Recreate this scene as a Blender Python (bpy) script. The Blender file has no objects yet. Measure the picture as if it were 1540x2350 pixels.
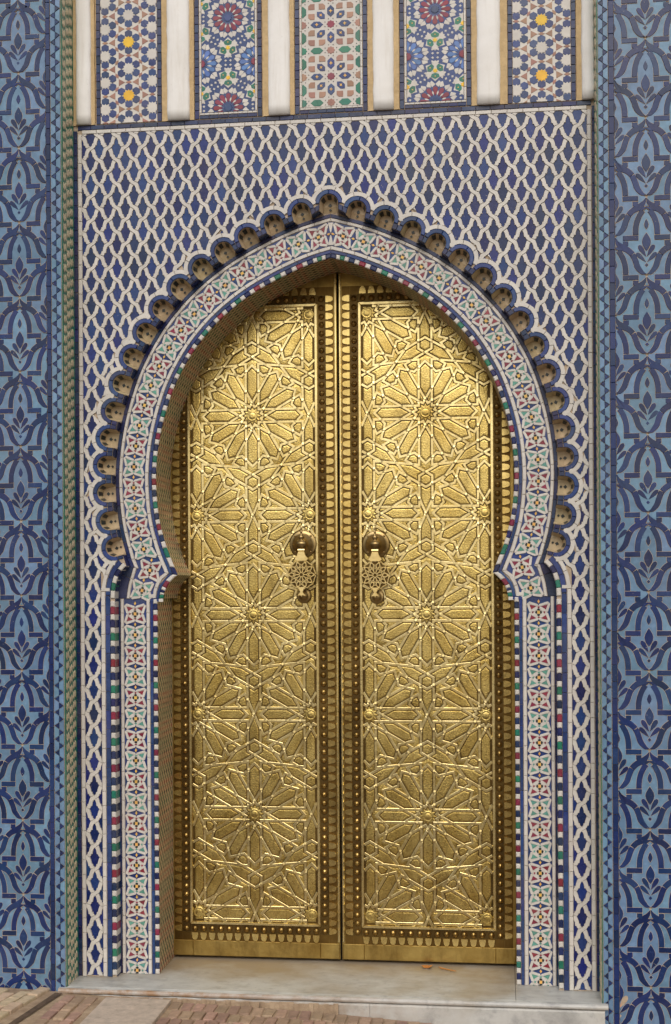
import bpy, bmesh, math, random
from mathutils import Matrix, Vector
random.seed(7)
R = math.radians
sc = bpy.context.scene
col = sc.collection
# ------------------------------------------------------------------ camera, world, sun, exposure
cam = bpy.data.cameras.new('camera'); cam_o = bpy.data.objects.new('camera', cam); col.objects.link(cam_o)
cam.sensor_fit = 'VERTICAL'; cam.sensor_height = 36.0; cam.sensor_width = 36.0
cam.lens = 3058.96 / 2350 * 36.0
cam.shift_x = 0.0; cam.shift_y = (1358.245 - 1175) / 2350
cam.clip_start = 0.05; cam.clip_end = 2000
cam_o.matrix_world = (Matrix.Translation((0.6609, -5.2, 1.5393)) @ Matrix.Rotation(0.12325, 4, 'Z')
                      @ Matrix.Rotation(R(90), 4, 'X') @ Matrix.Rotation(-0.006158, 4, 'Z'))
sc.camera = cam_o
SUN_EL, SUN_AZ = R(40), R(-9)          # azimuth: 0 = straight in front of the wall (from -Y), negative = from the left
world = bpy.data.worlds.new('World'); sc.world = world; world.use_nodes = True
wn = world.node_tree.nodes; wl = world.node_tree.links
sky = wn.new('ShaderNodeTexSky'); sky.sky_type = 'NISHITA'; sky.sun_disc = False
sky.sun_elevation = SUN_EL; sky.sun_rotation = math.pi + SUN_AZ
sky.air_density = 1.4; sky.dust_density = 4.0; sky.ozone_density = 1.0
hs = wn.new('ShaderNodeHueSaturation'); hs.inputs['Saturation'].default_value = 0.6
wl.new(sky.outputs[0], hs.inputs['Color'])
bg = wn['Background']; bg.inputs['Strength'].default_value = 0.13
wl.new(hs.outputs[0], bg.inputs['Color'])
sun = bpy.data.lights.new('sun', 'SUN'); sun.energy = 0.8; sun.angle = R(36); sun.color = (1.0, 0.99, 0.98)
sun_o = bpy.data.objects.new('sun', sun); col.objects.link(sun_o)
sd = Vector((math.sin(SUN_AZ) * math.cos(SUN_EL), -math.cos(SUN_AZ) * math.cos(SUN_EL), math.sin(SUN_EL)))
sun_o.rotation_euler = sd.to_track_quat('Z', 'Y').to_euler()
sc.view_settings.view_transform = 'Standard'; sc.view_settings.look = 'None'
sc.view_settings.exposure = -0.08; sc.view_settings.gamma = 1.0
sc.view_settings.use_curve_mapping = False
sc.render.engine = 'CYCLES'
sc.cycles.use_denoising = True

# ------------------------------------------------------------------ materials
def srgb(r, g, b):
    f = lambda c: (c / 255 / 12.92) if c <= 10 else ((c / 255 + 0.055) / 1.055) ** 2.4
    return (f(r), f(g), f(b), 1)
class NT:
    def __init__(s, name):
        s.m = bpy.data.materials.new(name); s.m.use_nodes = True
        s.t = s.m.node_tree; s.b = s.t.nodes['Principled BSDF']
    def n(s, typ, **kw):
        nd = s.t.nodes.new('ShaderNode' + typ)
        for k, v in kw.items(): setattr(nd, k, v)
        return nd
    def L(s, a, b): s.t.links.new(a, b)
    def math(s, op, a, b=None, c=None):
        nd = s.n('Math', operation=op)
        for i, v in enumerate((a, b, c)):
            if v is None: continue
            if hasattr(v, 'links'): s.L(v, nd.inputs[i])
            else: nd.inputs[i].default_value = v
        return nd.outputs[0]
    def noise(s, scale, detail=4, rough=.55, vec=None):
        nd = s.n('TexNoise'); nd.inputs['Scale'].default_value = scale
        nd.inputs['Detail'].default_value = detail; nd.inputs['Roughness'].default_value = rough
        s.L(vec or s.pos(), nd.inputs['Vector']); return nd.outputs['Fac']
    def pos(s):
        if not hasattr(s, '_p'): s._p = s.n('NewGeometry')
        return s._p.outputs['Position']
    def scaled(s, x, y, z):
        m = s.n('Mapping'); m.inputs['Scale'].default_value = (x, y, z); s.L(s.pos(), m.inputs['Vector']); return m.outputs[0]
    def ramp(s, fac, stops):
        nd = s.n('ValToRGB'); cr = nd.color_ramp
        while len(cr.elements) < len(stops): cr.elements.new(0.5)
        for e, (p, c) in zip(cr.elements, stops): e.position = p; e.color = c if len(c) == 4 else (*c, 1)
        s.L(fac, nd.inputs[0]); return nd.outputs[0]
    def mix(s, fac, a, b, mode='MIX'):
        nd = s.n('Mix', data_type='RGBA', blend_type=mode)
        for i, v in ((0, fac), (6, a), (7, b)):
            if hasattr(v, 'links'): s.L(v, nd.inputs[i])
            else: nd.inputs[i].default_value = v
        return nd.outputs[2]
    def rnd(s):
        s.pos(); oi = s.n('ObjectInfo')
        a = s.math('ADD', oi.outputs['Random'], s._p.outputs['Random Per Island'])
        return s.math('FRACT', s.math('MULTIPLY', a, 7.31))
    def bump(s, h, strength, dist):
        nd = s.n('Bump'); nd.inputs['Strength'].default_value = strength; nd.inputs['Distance'].default_value = dist
        s.L(h, nd.inputs['Height']); s.L(nd.outputs[0], s.b.inputs['Normal'])
    def set(s, **kw):
        for k, v in kw.items():
            k = k.replace('_', ' ')
            if hasattr(v, 'links'): s.L(v, s.b.inputs[k])
            else: s.b.inputs[k].default_value = v
        return s.m
def tile(name, c, var=.12, hue=.0, rough=.28, mott=.12, dust=.12, chips=True):
    k = NT(name); r = k.rnd()
    h = k.n('HueSaturation')
    k.L(k.math('ADD', k.math('MULTIPLY', r, 2 * var), 1 - var), h.inputs['Value'])
    r2 = k.math('FRACT', k.math('MULTIPLY', r, 13.7))
    k.L(k.math('ADD', k.math('MULTIPLY', r2, 2 * hue), .5 - hue), h.inputs['Hue'])
    h.inputs['Color'].default_value = c
    n1 = k.noise(38, 5)
    base = k.mix(1.0, h.outputs[0], k.ramp(n1, [(.3, (1 - mott,) * 3), (.7, (1 + mott,) * 3)]), 'MULTIPLY')
    n2 = k.noise(4.5, 5, .65)
    base = k.mix(k.ramp(n2, [(.42, (0, 0, 0)), (.75, (dust,) * 3)]), base, srgb(176, 160, 140))
    if chips:
        n3 = k.noise(160, 3, .6)
        base = k.mix(k.ramp(n3, [(.715, (0, 0, 0)), (.74, (.8,) * 3)]), base, srgb(196, 178, 156))
    k.bump(k.noise(55, 3), .35, .0012)
    return k.set(Base_Color=base, Roughness=k.math('ADD', k.math('MULTIPLY', n1, .25), rough - .1), Specular_IOR_Level=.32)
M = {}
M['white'] = tile('white_glaze', srgb(203, 198, 191), .07, .01, .32, .07, .16, False)
M['blue'] = tile('cobalt_glaze', srgb(40, 62, 112), .26, .012, .24)
M['lattice_blue'] = tile('lattice_blue_glaze', srgb(22, 44, 100), .40, .014, .24, .12, .06)
M['dark'] = tile('dark_blue_glaze', srgb(30, 44, 84), .3, .02, .25)
M['band'] = tile('band_blue_glaze', srgb(28, 48, 92), .3, .01, .22, .12, .05)
M['light'] = tile('turquoise_glaze', srgb(102, 133, 162), .16, .012, .22, .14, .08)
M['green'] = tile('green_glaze', srgb(34, 112, 92), .2, .015)
M['mint'] = tile('mint_glaze', srgb(88, 146, 134), .15, .015)
M['red'] = tile('wine_red_glaze', srgb(128, 42, 64), .18, .01)
M['brown'] = tile('brown_glaze', srgb(158, 116, 98), .16, .02)
M['yellow'] = tile('ochre_yellow_glaze', srgb(226, 176, 92), .12, .01)
M['bright_yellow'] = tile('bright_yellow_glaze', srgb(232, 184, 40), .06, .01)
M['sky_blue'] = tile('mid_blue_glaze', srgb(82, 118, 178), .18, .01)
M['cup'] = tile('cup_glaze', srgb(186, 166, 132), .08, .01, .4, .14, .2)
M['cream'] = tile('cream_glaze', srgb(205, 190, 160), .06, .01, .35)
M['black'] = tile('black_green_glaze', srgb(28, 40, 44), .3, .02)
M['terracotta'] = tile('bare_terracotta', srgb(196, 140, 104), .2, .02, .8)
def rough_mat(name, stops, scale, rough=.85, bumpd=.004, detail=8, fine=.12):
    k = NT(name); n = k.noise(scale, detail, .65)
    n2 = k.noise(scale * 9, 5, .6)
    base = k.mix(1.0, k.ramp(n, stops), k.ramp(n2, [(.3, (1 - fine,) * 3), (.7, (1 + fine * .8,) * 3)]), 'MULTIPLY')
    if name == 'white_plaster':
        st_ = k.noise(1, 6, .65, k.scaled(38, 38, 3.2))
        base = k.mix(k.ramp(st_, [(.5, (0, 0, 0)), (.78, (.35,) * 3)]), base, srgb(188, 178, 160))
        cr_ = k.noise(85, 4, .7)
        base = k.mix(k.ramp(cr_, [(.66, (0, 0, 0)), (.7, (.4,) * 3)]), base, srgb(186, 174, 154))
    k.bump(k.math('ADD', n2, n), .5, bumpd)
    return k.set(Base_Color=base, Roughness=rough, Specular_IOR_Level=.3)
M['grout'] = rough_mat('lime_grout', [(.3, srgb(158, 140, 120)), (.7, srgb(196, 178, 156))], 14, .9, .001)
M['plaster'] = rough_mat('white_plaster', [(.2, srgb(224, 220, 214)), (.6, srgb(238, 236, 233)), (.8, srgb(241, 240, 238))], 3, .9, .001, 6, .025)
M['ochre'] = rough_mat('ochre_paint', [(.3, srgb(184, 158, 118)), (.7, srgb(206, 180, 138))], 9, .9, .004)
M['wall'] = rough_mat('ochre_wall_render', [(.3, srgb(176, 148, 112)), (.7, srgb(204, 178, 140))], 2, .92, .01)
M['soil'] = rough_mat('dark_gutter_soil', [(.3, srgb(70, 58, 48)), (.7, srgb(112, 94, 78))], 30, .95, .004)
M['twig'] = rough_mat('dry_leaf', [(.3, srgb(176, 108, 50)), (.7, srgb(220, 150, 80))], 60, .8, .001)
# jamb mosaic: tiny cream strapwork over red and green fields, far below the size of a pixel row
k = NT('fine_jamb_mosaic'); uv = k.n('TexCoord').outputs['UV']
sx = k.n('SeparateXYZ'); k.L(uv, sx.inputs[0]); U, V = sx.outputs[0], sx.outputs[1]
def tri_wave(x, f): return k.math('ABSOLUTE', k.math('SUBTRACT', k.math('FRACT', k.math('MULTIPLY', x, f)), .5))
a = tri_wave(k.math('ADD', k.math('MULTIPLY', U, .85), V), 29); b = tri_wave(k.math('SUBTRACT', k.math('MULTIPLY', U, .85), V), 29)
c_ = tri_wave(V, 33); d_ = tri_wave(U, 36)
ln = k.math('MAXIMUM', k.math('GREATER_THAN', a, .37), k.math('GREATER_THAN', b, .37))
ln = k.math('MAXIMUM', ln, k.math('MULTIPLY', k.math('GREATER_THAN', c_, .4), .6))
zone = k.math('GREATER_THAN', tri_wave(U, 8.4), .27)
fld = k.mix(zone, srgb(138, 52, 48), srgb(34, 78, 60))
fld = k.mix(k.math('GREATER_THAN', d_, .3), fld, srgb(22, 28, 34))
edge = k.math('LESS_THAN', k.math('ABSOLUTE', k.math('SUBTRACT', k.math('FRACT', k.math('MULTIPLY', V, 1 / .127)), .5)), .09)
fld = k.mix(k.math('MULTIPLY', edge, .4), fld, srgb(60, 100, 84))
base = k.mix(ln, fld, srgb(204, 184, 148))
base = k.mix(1.0, base, k.ramp(k.noise(6, 5), [(.3, (.8,) * 3), (.7, (1.08,) * 3)]), 'MULTIPLY')
k.bump(ln, .5, .001); M['jamb'] = k.set(Base_Color=base, Roughness=.45)
# brass
def brass(name, c0, c1, rough, emboss=0, scale=230, stain=.0, bumpd=.0015):
    k = NT(name); n = k.noise(9, 6, .6); n2 = k.noise(70, 4)
    base = k.mix(k.ramp(n, [(.35, (0, 0, 0)), (.7, (1, 1, 1))]), c0, c1)
    r = k.math('ADD', k.math('MULTIPLY', n2, .22), rough - .1)
    if emboss:
        v = k.n('TexVoronoi', feature='F1'); v.inputs['Scale'].default_value = scale; k.L(k.pos(), v.inputs['Vector'])
        w = k.n('TexVoronoi', feature='DISTANCE_TO_EDGE'); w.inputs['Scale'].default_value = scale * .45; k.L(k.pos(), w.inputs['Vector'])
        h = k.math('ADD', k.math('MULTIPLY', v.outputs[0], 1.0), k.math('MINIMUM', k.math('MULTIPLY', w.outputs[0], 3), .6))
        k.bump(h, emboss, bumpd)
        base = k.mix(k.ramp(w.outputs[0], [(.0, (.35,) * 3), (.09, (0, 0, 0))]), base, srgb(70, 50, 24))
    else:
        k.bump(k.math('ADD', n2, n), .25, bumpd)
    big = k.noise(3.4, 5, .6)
    r = k.math('ADD', r, k.math('MULTIPLY', k.math('SUBTRACT', big, .5), .22))
    base = k.mix(k.ramp(big, [(.46, (0, 0, 0)), (.68, (.28,) * 3)]), base, srgb(150, 122, 66))
    if stain:
        s1 = k.noise(1, 6, .65, k.scaled(16, 16, 5))
        base = k.mix(k.ramp(s1, [(.45, (0, 0, 0)), (.72, (stain,) * 3)]), base, srgb(74, 52, 26))
    return k.set(Base_Color=base, Metallic=1.0, Roughness=r)
B0, B1 = srgb(244, 226, 168), srgb(222, 198, 132)
M['brass'] = brass('polished_brass', B0, B1, .27, stain=.35)
M['emboss'] = brass('embossed_brass', srgb(224, 200, 126), srgb(194, 166, 92), .28, .22, stain=.4)
M['patina_shade'] = brass('tarnish_shade_brass', srgb(98, 78, 46), srgb(72, 57, 34), .5, stain=.4)  # tarnished grooves and stud strips; also the shade put behind the pendant holes
M['ground_brass'] = brass('dulled_brass_ground', srgb(116, 90, 48), srgb(92, 70, 36), .42, stain=.5)
M['leaf_brass'] = brass('leaf_brass', srgb(226, 202, 134), srgb(200, 172, 102), .22, stain=.4)
M['stud'] = brass('stud_brass', srgb(186, 154, 92), srgb(150, 120, 66), .28, stain=.2)
M['kick'] = brass('worn_brass_sheet', srgb(190, 164, 98), srgb(158, 130, 70), .33, stain=.6, bumpd=.004)
M['knock'] = brass('knocker_brass', srgb(176, 152, 106), srgb(142, 118, 74), .38)
M['pendant'] = brass('openwork_brass', srgb(238, 216, 156), srgb(222, 194, 126), .34)
k = NT('gap_shade'); M['gap'] = k.set(Base_Color=srgb(26, 20, 16), Roughness=.8)  # flat near-black that paints the shade between the leaves
# marble
k = NT('white_marble'); n = k.noise(1, 9, .68, k.scaled(7, 16, 9)); v = k.noise(26, 8, .6)
base = k.ramp(n, [(.3, srgb(150, 150, 148)), (.5, srgb(186, 186, 182)), (.7, srgb(200, 200, 196))])
base = k.mix(k.ramp(v, [(.55, (0, 0, 0)), (.7, (.45,) * 3)]), base, srgb(128, 128, 132))
sy = k.n('SeparateXYZ'); k.L(k.pos(), sy.inputs[0])
st = k.math('ADD', k.noise(2.6, 7, .6), k.math('MULTIPLY', sy.outputs[1], .75))
base = k.mix(k.ramp(st, [(.42, (0, 0, 0)), (.72, (.8,) * 3)]), base, srgb(142, 122, 92))  # brown dirt together with painted recess shade, deepening towards the door
sx_ = k.n('MapRange'); sx_.inputs['From Min'].default_value = .75; sx_.inputs['From Max'].default_value = -.35; k.L(k.math('ADD', sy.outputs[0], k.math('MULTIPLY', k.noise(5, 4), .5)), sx_.inputs['Value']); sx_ = sx_.outputs[0]
fr_ = k.math('LESS_THAN', sy.outputs[1], -.1655)
base = k.mix(k.math('MULTIPLY', k.math('MULTIPLY', sx_, fr_), k.ramp(k.noise(22, 6, .65), [(.35, (.25,) * 3), (.6, (.9,) * 3)])), base, srgb(150, 112, 74))
k.bump(v, .2, .002); M['marble'] = k.set(Base_Color=base, Roughness=k.math('ADD', k.math('MULTIPLY', n, .3), .32))
k = NT('paving_ground'); br = k.n('TexBrick'); br.inputs['Scale'].default_value = 1
br.inputs['Brick Width'].default_value = .098; br.inputs['Row Height'].default_value = .045; br.inputs['Mortar Size'].default_value = .005
mp = k.n('Mapping'); mp.inputs['Rotation'].default_value = (0, 0, R(90)); k.L(k.pos(), mp.inputs['Vector']); k.L(mp.outputs[0], br.inputs['Vector'])
br.inputs['Color1'].default_value = srgb(112, 94, 80); br.inputs['Color2'].default_value = srgb(98, 84, 74); br.inputs['Mortar'].default_value = srgb(92, 82, 72)
base = k.mix(1.0, br.outputs[0], k.ramp(k.noise(3, 8, .7), [(.3, (.75,) * 3), (.7, (1.15,) * 3)]), 'MULTIPLY')
k.bump(br.outputs['Fac'], -.4, .004); M['ground'] = k.set(Base_Color=base, Roughness=.85)
M['mortar'] = rough_mat('sandy_joint', [(.3, srgb(140, 118, 96)), (.7, srgb(186, 164, 138))], 20, .95, .004)
def stone(name, c, var, hue):
    k = NT(name); r = k.rnd(); h = k.n('HueSaturation')
    k.L(k.math('ADD', k.math('MULTIPLY', r, 2 * var), 1 - var), h.inputs['Value'])
    k.L(k.math('ADD', k.math('MULTIPLY', k.math('FRACT', k.math('MULTIPLY', r, 9.3)), 2 * hue), .5 - hue), h.inputs['Hue'])
    h.inputs['Color'].default_value = c; n = k.noise(30, 8, .7)
    base = k.mix(1.0, h.outputs[0], k.ramp(n, [(.3, (.72,) * 3), (.7, (1.2,) * 3)]), 'MULTIPLY')
    k.bump(n, .6, .004); return k.set(Base_Color=base, Roughness=.8)
M['brick'] = stone('red_brown_brick', srgb(166, 138, 118), .2, .018)
M['tan_brick'] = stone('tan_brick', srgb(196, 174, 146), .1, .012)
M['slab'] = stone('grey_tan_stone', srgb(188, 174, 158), .06, .01)

# ------------------------------------------------------------------ geometry helpers
ALLM = {}
class Acc:
    """collects bevelled pieces that stand in the XZ plane, facing the viewer (-Y)"""
    def __init__(s): s.v, s.f, s.mi, s.mats = [], [], [], []
    def mat(s, m):
        if m not in s.mats: s.mats.append(m)
        return s.mats.index(m)
    def add(s, vs, fs, m):
        o = len(s.v); s.v += vs; i = s.mat(m)
        for f in fs: s.f.append(tuple(a + o for a in f)); s.mi.append(i)
    def piece(s, pts, m, y=0.0, h=.003, bev=.0012, gap=.0, w0=0.0, hump=0.0, hc=(0, 0), hr=.045):
        pts = clean(pts)
        if len(pts) < 3: return
        A = area(pts)
        if abs(A) < 1e-7: return
        if A < 0: pts = pts[::-1]
        if gap: pts = inset(pts, gap)
        n = len(pts); top = inset(pts, bev)
        if area(top) <= 0: top = [(sum(p[0] for p in pts) / n + (x - sum(p[0] for p in pts) / n) * .6, sum(p[1] for p in pts) / n + (z - sum(p[1] for p in pts) / n) * .6) for x, z in pts]
        hf = (lambda x, z: h + hump * (1 - min(1, (math.hypot(x - hc[0], z - hc[1]) / hr)) ** 1.5)) if hump else (lambda x, z: h)
        yb_ = y - w0; w0 = max(w0, 0.0)
        vs = [(x, yb_, z) for x, z in pts] + [(x, y - w0 - hf(x, z) * .62, z) for x, z in pts] + [(x, y - w0 - hf(x, z), z) for x, z in top]
        fs = []
        for i in range(n):
            j = (i + 1) % n
            fs.append((i, j, n + j, n + i)); fs.append((n + i, n + j, 2 * n + j, 2 * n + i))
        fs.append(tuple(range(2 * n, 3 * n)))
        s.add(vs, fs, m)
    def box(s, x0, x1, y0, y1, z0, z1, m):
        vs = [(x, y, z) for z in (z0, z1) for y in (y0, y1) for x in (x0, x1)]
        s.add(vs, [(0, 2, 3, 1), (4, 5, 7, 6), (0, 1, 5, 4), (2, 6, 7, 3), (0, 4, 6, 2), (1, 3, 7, 5)], m)
    def mesh(s, name, smooth=False):
        me = bpy.data.meshes.new(name); me.from_pydata(s.v, [], s.f)
        for m in s.mats: me.materials.append(M[m])
        me.polygons.foreach_set('material_index', s.mi)
        if smooth: me.polygons.foreach_set('use_smooth', [True] * len(s.f))
        me.update(); return me
def area(p): return .5 * sum(p[i][0] * p[(i + 1) % len(p)][1] - p[(i + 1) % len(p)][0] * p[i][1] for i in range(len(p)))
def clean(p, e=2e-5):
    o = []
    for q in p:
        if not o or math.hypot(q[0] - o[-1][0], q[1] - o[-1][1]) > e: o.append((q[0], q[1]))
    if len(o) > 1 and math.hypot(o[0][0] - o[-1][0], o[0][1] - o[-1][1]) <= e: o.pop()
    return o
def inset(p, d):
    n = len(p); o = []
    for i in range(n):
        a, b, c = p[i - 1], p[i], p[(i + 1) % n]
        ux, uz = b[0] - a[0], b[1] - a[1]; vx, vz = c[0] - b[0], c[1] - b[1]
        lu = math.hypot(ux, uz) or 1; lv = math.hypot(vx, vz) or 1
        n1 = (-uz / lu, ux / lu); n2 = (-vz / lv, vx / lv)
        mx, mz = n1[0] + n2[0], n1[1] + n2[1]; q = mx * mx + mz * mz
        if q < .25: mx, mz, q = n1[0], n1[1], 2.0
        k_ = min(2 / q, 2.2) * d
        o.append((b[0] + mx * k_, b[1] + mz * k_))
    return o
def clip(p, px, pz, nx, nz):
    """keep the side where (q - p) . n >= 0"""
    o = []; n = len(p)
    for i in range(n):
        a, b = p[i - 1], p[i]
        da = (a[0] - px) * nx + (a[1] - pz) * nz; db = (b[0] - px) * nx + (b[1] - pz) * nz
        if (da >= 0) != (db >= 0):
            t = da / (da - db); o.append((a[0] + (b[0] - a[0]) * t, a[1] + (b[1] - a[1]) * t))
        if db >= 0: o.append(b)
    return o
def clip_rect(p, x0, x1, z0, z1):
    for a in ((x0, 0, 1, 0), (x1, 0, -1, 0), (0, z0, 0, 1), (0, z1, 0, -1)):
        if p: p = clip(p, *a)
    return p
def rect(x0, x1, z0, z1): return [(x0, z0), (x1, z0), (x1, z1), (x0, z1)]
def ribbon(pts, wid):
    """polygon of a band with a centre line and a width at each point"""
    L_, R_ = [], []
    for i, p in enumerate(pts):
        a = pts[max(0, i - 1)]; b = pts[min(len(pts) - 1, i + 1)]
        dx, dz = b[0] - a[0], b[1] - a[1]; l = math.hypot(dx, dz) or 1; w = (wid[i] if isinstance(wid, (list, tuple)) else wid) / 2
        L_.append((p[0] - dz / l * w, p[1] + dx / l * w)); R_.append((p[0] + dz / l * w, p[1] - dx / l * w))
    return L_ + R_[::-1]
def spline(pts, n):
    """Catmull-Rom through points, n steps a span"""
    o = []; P = [pts[0]] + list(pts) + [pts[-1]]
    for i in range(1, len(P) - 2):
        for j in range(n):
            t = j / n; a, b, c, d = P[i - 1], P[i], P[i + 1], P[i + 2]
            o.append(tuple(.5 * (2 * b[q] + (c[q] - a[q]) * t + (2 * a[q] - 5 * b[q] + 4 * c[q] - d[q]) * t * t + (3 * b[q] - a[q] - 3 * c[q] + d[q]) * t ** 3) for q in range(2)))
    o.append(tuple(pts[-1])); return o
def star(cx, cz, r, r2, n, rot=90): return [(cx + (r if i % 2 == 0 else r2) * math.cos(R(rot + 180 / n * i)), cz + (r if i % 2 == 0 else r2) * math.sin(R(rot + 180 / n * i))) for i in range(2 * n)]
def ngon(cx, cz, r, n, rot=0): return [(cx + r * math.cos(R(rot + 360 / n * i)), cz + r * math.sin(R(rot + 360 / n * i))) for i in range(n)]
def rot2(p, ang, cx=0, cz=0, ox=0, oz=0):
    c, s = math.cos(ang), math.sin(ang)
    return [(ox + cx + (x - cx) * c - (z - cz) * s, oz + cz + (x - cx) * s + (z - cz) * c) for x, z in p]

def thing(name, label, cat, loc=(0, 0, 0), group=None):
    o = bpy.data.objects.new(name, None); col.objects.link(o); o.location = loc
    o['wl'] = tuple(loc); o['label'] = label; o['category'] = cat
    o.empty_display_size = .05; o['kind'] = 'thing'
    if group: o['group'] = group
    return o
def link(name, me, parent=None, loc=(0, 0, 0), label=None, kind=None):
    o = bpy.data.objects.new(name, me); col.objects.link(o)
    o['wl'] = tuple(loc)
    if parent is not None:
        o.parent = parent; w = parent['wl']; o.location = [loc[i] - w[i] for i in range(3)]
    else: o.location = loc
    if label: o['label'] = label
    if kind: o['kind'] = kind
    return o
def part(name, acc, parent, label=None, kind=None, smooth=False, loc=None):
    """a part whose vertices are given in world space; its origin sits at its own centre"""
    if not acc.v: return None
    if loc is None:
        n = len(acc.v); loc = tuple(sum(v[i] for v in acc.v) / n for i in range(3))
    acc.v = [(x - loc[0], y - loc[1], z - loc[2]) for x, y, z in acc.v]
    return link(name, acc.mesh(name, smooth), parent, loc, label, kind)
TR = random.Random(12)
CAMP = (0.66, -5.2, 1.54)
class Pieces:
    """up to 300 pieces of a kind become parts, nearest to the camera first; the rest one part of kind stuff"""
    def __init__(s, name, parent, hump=0.0): s.name, s.parent, s.items, s.hump = name, parent, [], hump
    def add(s, pts, mat, y=0., h=.003, bev=.0012, gap=.0006, w0=0., label=None): 
        pts = clean(pts)
        if len(pts) > 2 and abs(area(pts)) > 6e-6: s.items.append((pts, mat, y, h, bev, gap, w0, label))
    def build(s, limit=296):
        def dist(it):
            p = it[0]; n = len(p); cx = sum(q[0] for q in p) / n; cz = sum(q[1] for q in p) / n
            return math.dist((cx, 0, cz), CAMP) + (50 if abs(area(p)) < 1.2e-5 or abs(cx) > 1.3 or cz > 3.95 else 0)
        its = sorted(s.items, key=dist)
        cache = {}
        for it in its[:limit]:
            pts, mat, y, h, bev, gap, w0, lab = it
            n = len(pts); cx = sum(q[0] for q in pts) / n; cz = sum(q[1] for q in pts) / n
            loc = [(round(x - cx, 5), round(z - cz, 5)) for x, z in pts]
            key = (tuple(loc), mat, h, bev, gap, w0 < 0)
            if key not in cache:
                a = Acc(); a.piece(loc, mat, 0, h, bev, gap, min(w0, 0), s.hump); cache[key] = a.mesh(s.name)
            o_ = link(s.name, cache[key], s.parent, (cx, y - max(w0, 0), cz), lab)
            if w0 >= 0: o_.rotation_euler = (TR.uniform(-.014, .014), 0, TR.uniform(-.014, .014))
        if len(its) > limit:
            a = Acc()
            for pts, mat, y, h, bev, gap, w0, lab in its[limit:]: a.piece(pts, mat, y, h, bev, gap, w0, s.hump, (sum(q[0] for q in pts) / len(pts), sum(q[1] for q in pts) / len(pts)))
            part(s.name, a, s.parent, kind='stuff')
def lathe(prof, n=16, axis='y'):
    """prof: (radius, height) pairs; height grows towards the viewer (-Y) or along z"""
    vs, fs = [], []
    for r, h in prof:
        for i in range(n):
            c, s_ = math.cos(2 * math.pi * i / n) * r, math.sin(2 * math.pi * i / n) * r
            vs.append((c, -h, s_) if axis == 'y' else ((c, s_, h) if axis == 'z' else (h, c, s_)))
    for k_ in range(len(prof) - 1):
        for i in range(n):
            j = (i + 1) % n; fs.append((k_ * n + i, k_ * n + j, (k_ + 1) * n + j, (k_ + 1) * n + i))
    fs.append(tuple(range((len(prof) - 1) * n, len(prof) * n)))
    if axis == 'z': pass
    return vs, fs

# ------------------------------------------------------------------ the line of the horseshoe opening (right half, in the XZ plane)
class Seg:
    def __init__(s, pts, n0=None, n1=None, b0=.1, b1=.1, mid=.09, side=1):
        s.P = pts; n = len(pts); N = []
        for i in range(n):
            a = pts[max(0, i - 1)]; b = pts[min(n - 1, i + 1)]
            dx, dz = b[0] - a[0], b[1] - a[1]; l = math.hypot(dx, dz); N.append((dz / l * side, -dx / l * side))
        S = [0]
        for i in range(1, n): S.append(S[-1] + math.dist(pts[i], pts[i - 1]))
        T = S[-1]
        for i in range(n):
            if n0 and S[i] < b0:
                t = S[i] / b0; t = t * t * (3 - 2 * t); N[i] = tuple(n0[q] * (1 - t) + N[i][q] * t for q in range(2))
            if n1 and T - S[i] < b1:
                t = (T - S[i]) / b1; t = t * t * (3 - 2 * t); N[i] = tuple(n1[q] * (1 - t) + N[i][q] * t for q in range(2))
        s.N = N; Q = [(p[0] + m[0] * mid, p[1] + m[1] * mid) for p, m in zip(pts, N)]
        s.S = [0]
        for i in range(1, n): s.S.append(s.S[-1] + math.dist(Q[i], Q[i - 1]))
        s.L = s.S[-1]
    def pn(s, t):
        t = min(max(t, 0), s.L); S = s.S; lo, hi = 0, len(S) - 1
        while hi - lo > 1:
            m = (lo + hi) // 2
            if S[m] <= t: lo = m
            else: hi = m
        f = (t - S[lo]) / (S[hi] - S[lo] or 1)
        return (tuple(s.P[lo][q] * (1 - f) + s.P[hi][q] * f for q in range(2)), tuple(s.N[lo][q] * (1 - f) + s.N[hi][q] * f for q in range(2)))
    def at(s, t, d):
        p, m = s.pn(t)
        e = 0 if 0 <= t <= s.L else (t if t < 0 else t - s.L)
        if e:
            tx, tz = (-m[1], m[0]); l = math.hypot(tx, tz)
            return (p[0] + m[0] * d - tx / l * e * 0, p[1] + m[1] * d)
        return (p[0] + m[0] * d, p[1] + m[1] * d)
    def quad(s, t0, t1, d0, d1, k=3):
        ts = [t0 + (t1 - t0) * i / k for i in range(k + 1)]
        return [s.at(t, d0) for t in ts] + [s.at(t, d1) for t in reversed(ts)]
CUSP = (.633, 1.6115); SH = (.692, 1.517)
ctrl = [CUSP, (.645, 1.641), (.6575, 1.672), (.671, 1.7045), (.690, 1.765), (.706, 1.83), (.715, 1.90), (.7195, 1.97), (.7195, 2.02), (.715, 2.085), (.705, 2.155),
        (.692, 2.215), (.675, 2.276), (.646, 2.36), (.6075, 2.437), (.564, 2.508), (.5135, 2.572), (.458, 2.63), (.399, 2.680), (.334, 2.726), (.259, 2.769), (.170, 2.811), (.080, 2.847), (0, 2.868)]
apts = spline(ctrl, 8)
for _ in range(6):
    apts = [apts[0]] + [tuple(.25 * apts[i - 1][q] + .5 * apts[i][q] + .25 * apts[i + 1][q] for q in range(2)) for i in range(1, len(apts) - 1)] + [apts[-1]]
NB = (1.16, .20)
ARCH = Seg(apts, n0=NB, n1=(0, 1.045), b0=.16, b1=.07, side=1)
SHOULDER = Seg(spline([SH, (.6865, 1.545), (.672, 1.574), (.652, 1.598), CUSP], 6), n0=(1.0, .0), n1=NB, b0=.03, b1=.09, side=1)
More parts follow.
